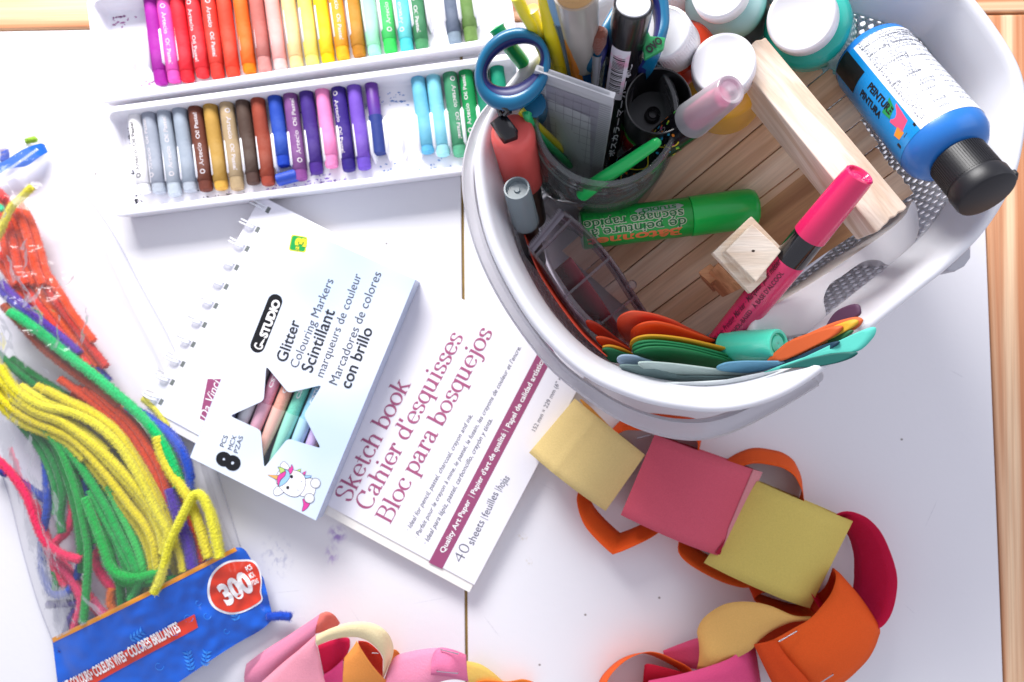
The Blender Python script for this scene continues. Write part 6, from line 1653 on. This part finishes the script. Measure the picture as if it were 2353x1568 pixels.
# strands filling the bundle
EX = [
 ('yellow pipe cleaner running down along the left picture edge', [(-90, -330), (-30, -230), (30, -120), (110, 0), (240, 60), (380, 120), (500, 200), (600, 290)], 'e6da32', 19),
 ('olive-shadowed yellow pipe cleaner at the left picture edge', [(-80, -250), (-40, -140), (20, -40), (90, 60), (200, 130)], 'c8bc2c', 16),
 ('dark green pipe cleaner above the yellow strands', [(-20, -260), (60, -190), (180, -90), (300, -10), (420, 60)], '17803c', 9),
 ('deep green pipe cleaner below the brown-orange one', [(60, -230), (180, -140), (320, -50), (460, 50), (600, 150)], '1c7434', 7),
 ('yellow pipe cleaner hugging the underside of the lowest long strand', [(-60, -60), (40, 60), (150, 140), (290, 200), (390, 255), (490, 350), (590, 470), (700, 620), (780, 730), (830, 850), (850, 960)], 'd8c81e', 15),
 ('yellow pipe cleaner between the two longest yellow strands', [(-50, -130), (60, -20), (180, 80), (320, 138), (440, 215), (560, 320), (680, 450), (780, 570), (850, 680), (890, 800)], 'e2d426', 17),
 ('yellow pipe cleaner touching the orange bundle', [(200, -80), (340, -10), (480, 50), (600, 130), (700, 240), (780, 360), (850, 480), (910, 600), (960, 700)], 'dccb24', 16),
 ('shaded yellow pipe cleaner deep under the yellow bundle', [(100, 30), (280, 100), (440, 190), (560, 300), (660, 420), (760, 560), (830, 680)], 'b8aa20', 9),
 ('green pipe cleaner squeezed beside the straight hanging one', [(170, 110), (290, 240), (355, 390), (400, 530), (430, 660), (450, 820), (455, 960)], '128a38', 12),
 ('green pipe cleaner tucked under the pale green one', [(420, 330), (530, 470), (620, 600), (690, 720), (740, 850), (750, 960)], '0e9a40', 11),
 ('green pipe cleaner beside the bent green one', [(540, 560), (600, 690), (650, 800), (690, 900), (710, 960)], '18a84c', 14),
 ('green pipe cleaner low behind the pink ones', [(300, 940), (320, 1000), (300, 1060)], '1c8a40', 8),
 ('green pipe cleaner under the yellow cross at the right', [(870, 250), (960, 360), (1030, 470), (1080, 560)], '18b060', 12),
 ('orange pipe cleaner at the outer side of the orange bundle', [(530, -60), (640, 30), (750, 140), (830, 260), (890, 400), (960, 520), (1030, 640)], 'dc4414', 10),
 ('orange pipe cleaner beneath the orange bundle', [(400, -40), (520, 60), (640, 180), (720, 320), (800, 460), (880, 600)], 'c83c12', 8),
 ('pink pipe cleaner crossing the lower left bundle', [(260, 830), (340, 900), (420, 1000), (500, 1100), (560, 1200)], 'e23060', 7),
 ('purple pipe cleaner low between the pinks', [(560, 620), (590, 760), (600, 880)], '3a2a80', 6),
 ('royal blue pipe cleaner behind the straight green one', [(420, 280), (440, 440), (500, 600), (530, 760)], '2448a8', 6),
 ('yellow pipe cleaner at the far right, faint through the film', [(1130, 540), (1180, 640), (1210, 760), (1230, 880)], 'e0d860', 10),
]
for k_, (nm_, c_) in enumerate((('first', 'e84c1c'), ('second', 'e03c28'), ('third', 'ee5a24'), ('fourth', 'c83428'))):
    pipe(nm_ + ' red-orange strand running under the foil-like crinkle', [(-60 + k_ * 55, 700 + k_ * 10), (40 + k_ * 60, 820), (120 + k_ * 62, 960), (230 + k_ * 60, 1100), (350 + k_ * 55, 1240), (480 + k_ * 48, 1380)], c_, 10 + k_ % 2 * 3, 3.1, tf=Z3)
for k_, (nm_, c_) in enumerate((('outer', '4a3aa8'), ('inner', '5a30a0'))):
    pipe(nm_ + ' violet strand running under the foil-like crinkle', [(-40 + k_ * 40, 880), (60 + k_ * 40, 980), (180 + k_ * 36, 1080), (300 + k_ * 36, 1180), (440 + k_ * 30, 1300)], c_, 15, 3.0, tf=Z3)
for k_, (nm_, c_) in enumerate((('top', 'e8542a'), ('middle', 'e4c62c'), ('lower', 'e8421a'))):
    pipe(nm_ + ' strand at the left edge under the blue seal', [(-80, 330 + k_ * 60), (-20, 430 + k_ * 50), (20 + k_ * 20, 560 + k_ * 40), (40 + k_ * 24, 700 + k_ * 20)], c_, 9, 3.0, tf=Z3)
TW = [
 ('slim yellow strand wedged left of the lowest long yellow one', [(-70, -60), (20, 50), (130, 135), (280, 195), (380, 245), (470, 335)], 'd6ca26', 18),
 ('slim yellow strand wedged right of the upper long yellow one', [(110, -80), (260, 10), (430, 52), (570, 125), (690, 235), (765, 355), (835, 480), (900, 610)], 'e8dc3a', 19),
 ('slim yellow strand in the heart of the bundle', [(60, -10), (200, 78), (340, 128), (480, 230), (600, 345), (715, 470), (815, 590), (880, 720), (905, 840)], 'e0d430', 21),
 ('slim green strand outside the dark green one at left', [(-10, -20), (100, 120), (210, 250), (280, 390), (315, 520), (310, 640)], '179040', 11),
 ('slim green strand between the hanging green and blue ones', [(260, 180), (360, 300), (415, 430), (455, 560), (500, 690), (520, 800)], '12a044', 13),
 ('slim green strand right of the bent green one', [(500, 500), (570, 640), (640, 760), (690, 860), (735, 950)], '22b452', 16),
 ('slim green strand hidden along the yellow edge', [(380, 250), (500, 370), (610, 500), (700, 620), (780, 740), (825, 860), (860, 960)], '0f9a3c', 12),
 ('slim orange strand under the long green pipe cleaner', [(330, -120), (470, -20), (590, 80), (700, 190), (790, 330), (860, 470)], 'd8481a', 13),
 ('slim red-pink strand by the left wall of the bag', [(180, 560), (235, 690), (270, 800), (300, 930), (370, 1040)], 'e02a58', 8),
]
for nm_, pts_, c_, z_ in TW: pipe(nm_, pts_, c_, z_, 2.9)
for nm_, pts_, c_, z_ in EX: pipe(nm_, pts_, c_, z_, 3.1)
# ------------------------------------------------------------------ the clear bag
bag = thing('pipe_cleaner_bag', 'clear crinkled plastic bag of pipe cleaners with a blue printed header', 'plastic bag', W(150, 1050, 0))
LB_ = [(-190, 330), (-150, 480), (-120, 620), (-90, 760), (-60, 900), (-20, 1020), (20, 1140), (50, 1260), (85, 1380), (120, 1472)]
RB_ = [(108, 332), (150, 420), (225, 540), (290, 680), (352, 800), (400, 900), (445, 990), (475, 1090), (505, 1180), (540, 1264)]
nr = 190; ncol = 100
Lc = resample(spline([(x, y, 0) for x, y in LB_], 8), nr); Rc = resample(spline([(x, y, 0) for x, y in RB_], 8), nr)
def crinkle(p, amp=1.0):
    v = Vector((p.x, p.y, 0)) * .045
    a = abs(noise.noise(v * .6 + Vector((3, 7, 1)))) * 9 + abs(noise.noise(v * 1.3)) * 4.5 + abs(noise.noise(v * 2.6)) * 2.0 + abs(noise.noise(v * 5.5)) * .7
    return (4.5 - a) * amp
vs = []
for i in range(nr):
    vt = i / (nr - 1)
    for j in range(ncol):
        s_ = j / (ncol - 1)
        x = Lc[i].x * (1 - s_) + Rc[i].x * s_; y = Lc[i].y * (1 - s_) + Rc[i].y * s_
        arch = (math.sin(math.pi * s_)) ** .5
        prof_ = min(1, vt / .12) ** .6
        z = .6 + 29 * arch * (.25 + .75 * prof_)
        q = W(x, y, z)
        ampl = (.42 + 1.9 * math.exp(-((y - 690) / 110) ** 2) + .5 * math.exp(-((y - 480) / 80) ** 2)) * arch
        z2 = max(.5, z + crinkle(q, ampl))
        vs.append(Vector((q.x, q.y, z2)))
fs = [(i * ncol + j, i * ncol + j + 1, (i + 1) * ncol + j + 1, (i + 1) * ncol + j) for i in range(nr - 1) for j in range(ncol - 1)]
m_film = film('bag_film', '#fdfdff', gloss=.15, rough=.09, bump=.4, bscale=18, haze=.035, dist=.006, refl=.55)
part('bag_film', (vs, fs), m_film, bag, angle=60)
# flat seal edge of the bag, wider than the filled part
def margin(pts_in, pts_out, name):
    A = spline([W(x, y, 1.0) for x, y in pts_in], 8); B = spline([W(x, y, .6) for x, y in pts_out], 8)
    part(name, loft(A, B, steps=3), m_seam, bag, angle=180)
m_seam = film('seam_film', '#fdfdff', gloss=.1, rough=.12, bump=.15, bscale=20, haze=.03, dist=.004, refl=.5)
margin(RB_, [(116, 325), (170, 410), (250, 520), (320, 650), (385, 770), (432, 880), (470, 975), (498, 1080), (525, 1170), (552, 1256)], 'side_seam')
for nm_l, ed in (('seal_line', [(116, 325), (170, 410), (250, 520), (320, 650), (385, 770), (432, 880), (470, 975), (498, 1080), (525, 1170), (552, 1256)]), ('seal_line', LB_)):
    part(nm_l, tube(spline([W(x, y, 1.2) for x, y in ed], 8), .35, 6), film('seal_clear', '#fafafe', gloss=.3, rough=.1, bump=0, haze=.1, refl=.4), bag)
# blue strip at the top with a zigzag cut
zc = []
part('blue_seal', loft(spline([W(x, y, z) for x, y, z in ((-60, 390, 9), (5, 372, 10), (50, 345, 10), (90, 330, 8), (103, 333, 5))], 6), spline([W(x, y, z) for x, y, z in ((-60, 425, 9), (20, 390, 11), (60, 382, 11), (90, 362, 9), (110, 350, 5))], 6), steps=3), mat('seal_blue', '#0f62c4', rough=.18, coat=.6, var=.1), bag)
zg = []
for k in range(24):
    a_ = Vector((-20, 415)).lerp(Vector((88, 338)), k / 24); b2 = Vector((-20, 415)).lerp(Vector((88, 338)), (k + 1) / 24); m_ = (a_ + b2) / 2 + Vector((2, 6))
    zg += [W(a_.x, a_.y, 12.6), W(m_.x, m_.y, 12.6)]
part('zigzag_seal', tube(zg, .35, 6), mat('zigzag_white', '#eef2fa', rough=.3), bag)

# printed header
def hz(px, py):
    """height of the header surface at a picture position"""
    # s across the header (0 left, 1 right), t down
    ux_, uy_ = .896, -.444
    s_ = ((px - 120) * ux_ + (py - 1470) * uy_) / 475.0; t_ = ((px - 120) * .444 + (py - 1470) * .896) / 150.0
    s_ = min(1, max(0, s_)); 
    base = 4 + 20 * (max(0, math.sin(math.pi * min(1, max(0, (s_ + .02) / 1.08)))) ** .6) * max(.15, 1 - .55 * min(1.3, max(0, t_)))
    w = W(px, py, 0)
    return base + 2.4 * noise.noise(Vector((w.x * .05, w.y * .05, 2))) + 1.3 * noise.noise(Vector((w.x * .15, w.y * .15, 5))) * (.5 + s_) - 1.5 * abs(noise.noise(Vector((w.x * .11, w.y * .07, 9)))) * (.3 + s_)
def grid_surface(top_px, bot_px, ni, nj, lift=0.0):
    T = resample(spline([(x, y, 0) for x, y in top_px], 8), nj); Bq = resample(spline([(x, y, 0) for x, y in bot_px], 8), nj)
    vs = []
    for i in range(ni):
        for j in range(nj):
            p = T[j].lerp(Bq[j], i / (ni - 1)); vs.append(W(p.x, p.y, hz(p.x, p.y) + lift))
    return vs, [(i * nj + j, i * nj + j + 1, (i + 1) * nj + j + 1, (i + 1) * nj + j) for i in range(ni - 1) for j in range(nj - 1)]
m_blue = mat('header_blue', '#0b5ccc', rough=.22, var=.08, vscale=30, coat=.5, bump=.25, bscale=150)
hb = part('header_print', grid_surface([(120, 1470), (200, 1432), (330, 1368), (450, 1308), (545, 1258), (580, 1290), (606, 1330)], [(150, 1720), (230, 1690), (330, 1625), (430, 1555), (530, 1488), (600, 1448), (628, 1422)], 40, 70), m_blue, bag, angle=180)
part('orange_border', grid_surface([(119, 1467), (200, 1428), (330, 1364), (450, 1303), (540, 1258)], [(122, 1477), (203, 1438), (333, 1374), (453, 1313), (545, 1266)], 3, 60, .35), mat('border_orange', '#e8961c', rough=.3, coat=.4), hb, angle=180)
part('red_strip', grid_surface([(140, 1572), (200, 1542), (300, 1488), (400, 1436), (447, 1412)], [(150, 1606), (215, 1572), (310, 1520), (410, 1467), (455, 1442)], 6, 60, .45), mat('strip_red', '#d8381e', rough=.25, coat=.5), hb, angle=180)
# oval badge draped on the header
def drape(pts, lift, rings_=8, c=None):
    P = spline([(x, y, 0) for x, y in pts], 6, True); n = len(P)
    cx = sum(p.x for p in P) / n; cy = sum(p.y for p in P) / n
    vs = []
    for r_ in range(rings_ + 1):
        f = 1 - r_ / rings_ * .995
        for p in P:
            x, y = cx + (p.x - cx) * f, cy + (p.y - cy) * f; vs.append(W(x, y, hz(x, y) + lift))
    fs = [(r_ * n + i, r_ * n + (i + 1) % n, (r_ + 1) * n + (i + 1) % n, (r_ + 1) * n + i) for r_ in range(rings_) for i in range(n)]
    return vs, fs
ZH = lambda x, y: ((440 + x / 4.285) * .9191, (1340 + y / 4.285) * .9191)
ov = [ZH(*q) for q in ((335, 590), (360, 450), (440, 340), (560, 270), (700, 255), (820, 262), (890, 340), (920, 470), (912, 600), (925, 690), (840, 760), (700, 825), (560, 840), (430, 790), (360, 710))]
bd = part('badge_border', drape(ov, .5), mat('badge_white', '#eef0f6', rough=.3, coat=.4), hb, angle=180)
cxo = sum(p[0] for p in ov) / len(ov); cyo = sum(p[1] for p in ov) / len(ov)
part('badge_red', drape([(cxo + (x - cxo) * .93 + 1, cyo + (y - cyo) * .93) for x, y in ov], .75), mat('strip_red', '#d8381e', rough=.25, coat=.5), bd, angle=180)
part('badge_lettering', join(text_on('300', ZH(545, 745), ZH(845, 565), hz, h=68, bold=.05, lift=1.15), text_on('PCS', ZH(765, 385), ZH(822, 350), hz, h=17, bold=.03, lift=1.15), text_on('MCX', ZH(800, 460), ZH(850, 430), hz, h=17, bold=.03, lift=1.15), text_on('PZAS', ZH(825, 530), ZH(890, 500), hz, h=15, bold=.03, lift=1.15)), m_letter_w, bd, smooth=False)
part('strip_lettering', join(text_on('BRIGHT COLOURS', (133, 1600), (213, 1560), hz, h=34, bold=.03, lift=.85), text_on('• COLEURS VIVES', (214, 1559), (292, 1517), hz, h=34, bold=.03, lift=.85), text_on('• COLORES BRILLANTES', (294, 1515), (416, 1450), hz, h=34, bold=.03, lift=.85)), m_letter_w, hb, smooth=False)
# faint fern and curl decoration
fern = []
def leafp(cx, cy, ang, l, w):
    u = Vector((math.cos(ang), math.sin(ang))); v = Vector((-u.y, u.x)); c = Vector((cx, cy))
    P = [c, c + u * l * .35 + v * w, c + u * l, c + u * l * .4 - v * w]
    return [W(p.x, p.y, hz(p.x, p.y) + .4) for p in P], [(0, 1, 2, 3)]
for bx0, by0, ang, nleaf in ((545, 1425, -2.0, 5), (335, 1500, -1.9, 4), (440, 1540, -1.8, 5), (300, 1470, -.6, 4), (470, 1530, -1.4, 4)):
    fern = []
    for k in range(nleaf):
        x, y = bx0 + math.cos(ang) * k * 9, by0 + math.sin(ang) * k * 9
        fern.append(leafp(x, y, ang + .9, 15, 3)); fern.append(leafp(x, y, ang - .9, 15, 3))
    st_ = (bx0 + math.cos(ang) * (nleaf * 9), by0 + math.sin(ang) * (nleaf * 9))
    fern.append(([W(bx0 - 1, by0, hz(bx0, by0) + .38), W(bx0 + 1, by0 + .5, hz(bx0, by0) + .38), W(st_[0] + .6, st_[1], hz(*st_) + .38), W(st_[0] - .6, st_[1], hz(*st_) + .38)], [(0, 1, 2, 3)]))
    part('fern_sprig', join(*fern), mat('fern_blue', '#2f86e4', rough=.25, coat=.5), hb, smooth=False)
cur = []
for cx, cy, r_, tn in ((432, 1420, 12, 5.5), (455, 1385, 8, 5), (475, 1415, 10, 5), (400, 1450, 13, 5), (365, 1530, 12, 5), (520, 1450, 8, 5)):
    pts = []
    for k in range(22):
        a_ = k / 21 * tn; rr = r_ * (1 - .55 * k / 21); pts.append((cx + rr * math.cos(a_), cy + rr * math.sin(a_)))
    vv = []
    for (x, y), k in zip(pts, range(99)):
        for o_ in (-.6, .6):
            d = Vector((x - cx, y - cy)).normalized() * o_; vv.append(W(x + d.x, y + d.y, hz(x, y) + .45))
    cur.append((vv, [(2 * k, 2 * k + 1, 2 * k + 3, 2 * k + 2) for k in range(21)]))
part('curl_pattern', join(*cur), MATS['fern_blue'], hb, smooth=False)
# clear tail of the bag beyond the print
tl_t = [(628, 1420), (600, 1446), (530, 1487), (430, 1553), (330, 1622)]
tl_b = [(700, 1418), (705, 1450), (620, 1520), (520, 1600), (420, 1690)]
A = resample(spline([(x, y, 0) for x, y in tl_t], 8), 40); B = resample(spline([(x, y, 0) for x, y in tl_b], 8), 40)
vs = []
for i in range(20):
    for a_, b2 in zip(A, B):
        p = a_.lerp(b2, i / 19); z0_ = hz(p.x, p.y) * (1 - i / 19) + 5 * (i / 19) * (1 if p.x > 560 else 1) + 3
        if i / 19 > .8: z0_ *= (1 - (i / 19 - .8) * 3)
        q = W(p.x, p.y, max(.5, z0_)); q.z = max(.4, q.z + crinkle(q, .35)); vs.append(q)
part('clear_tail', (vs, [(i * 40 + j, i * 40 + j + 1, (i + 1) * 40 + j + 1, (i + 1) * 40 + j) for i in range(19) for j in range(39)]), m_film, bag, angle=180)
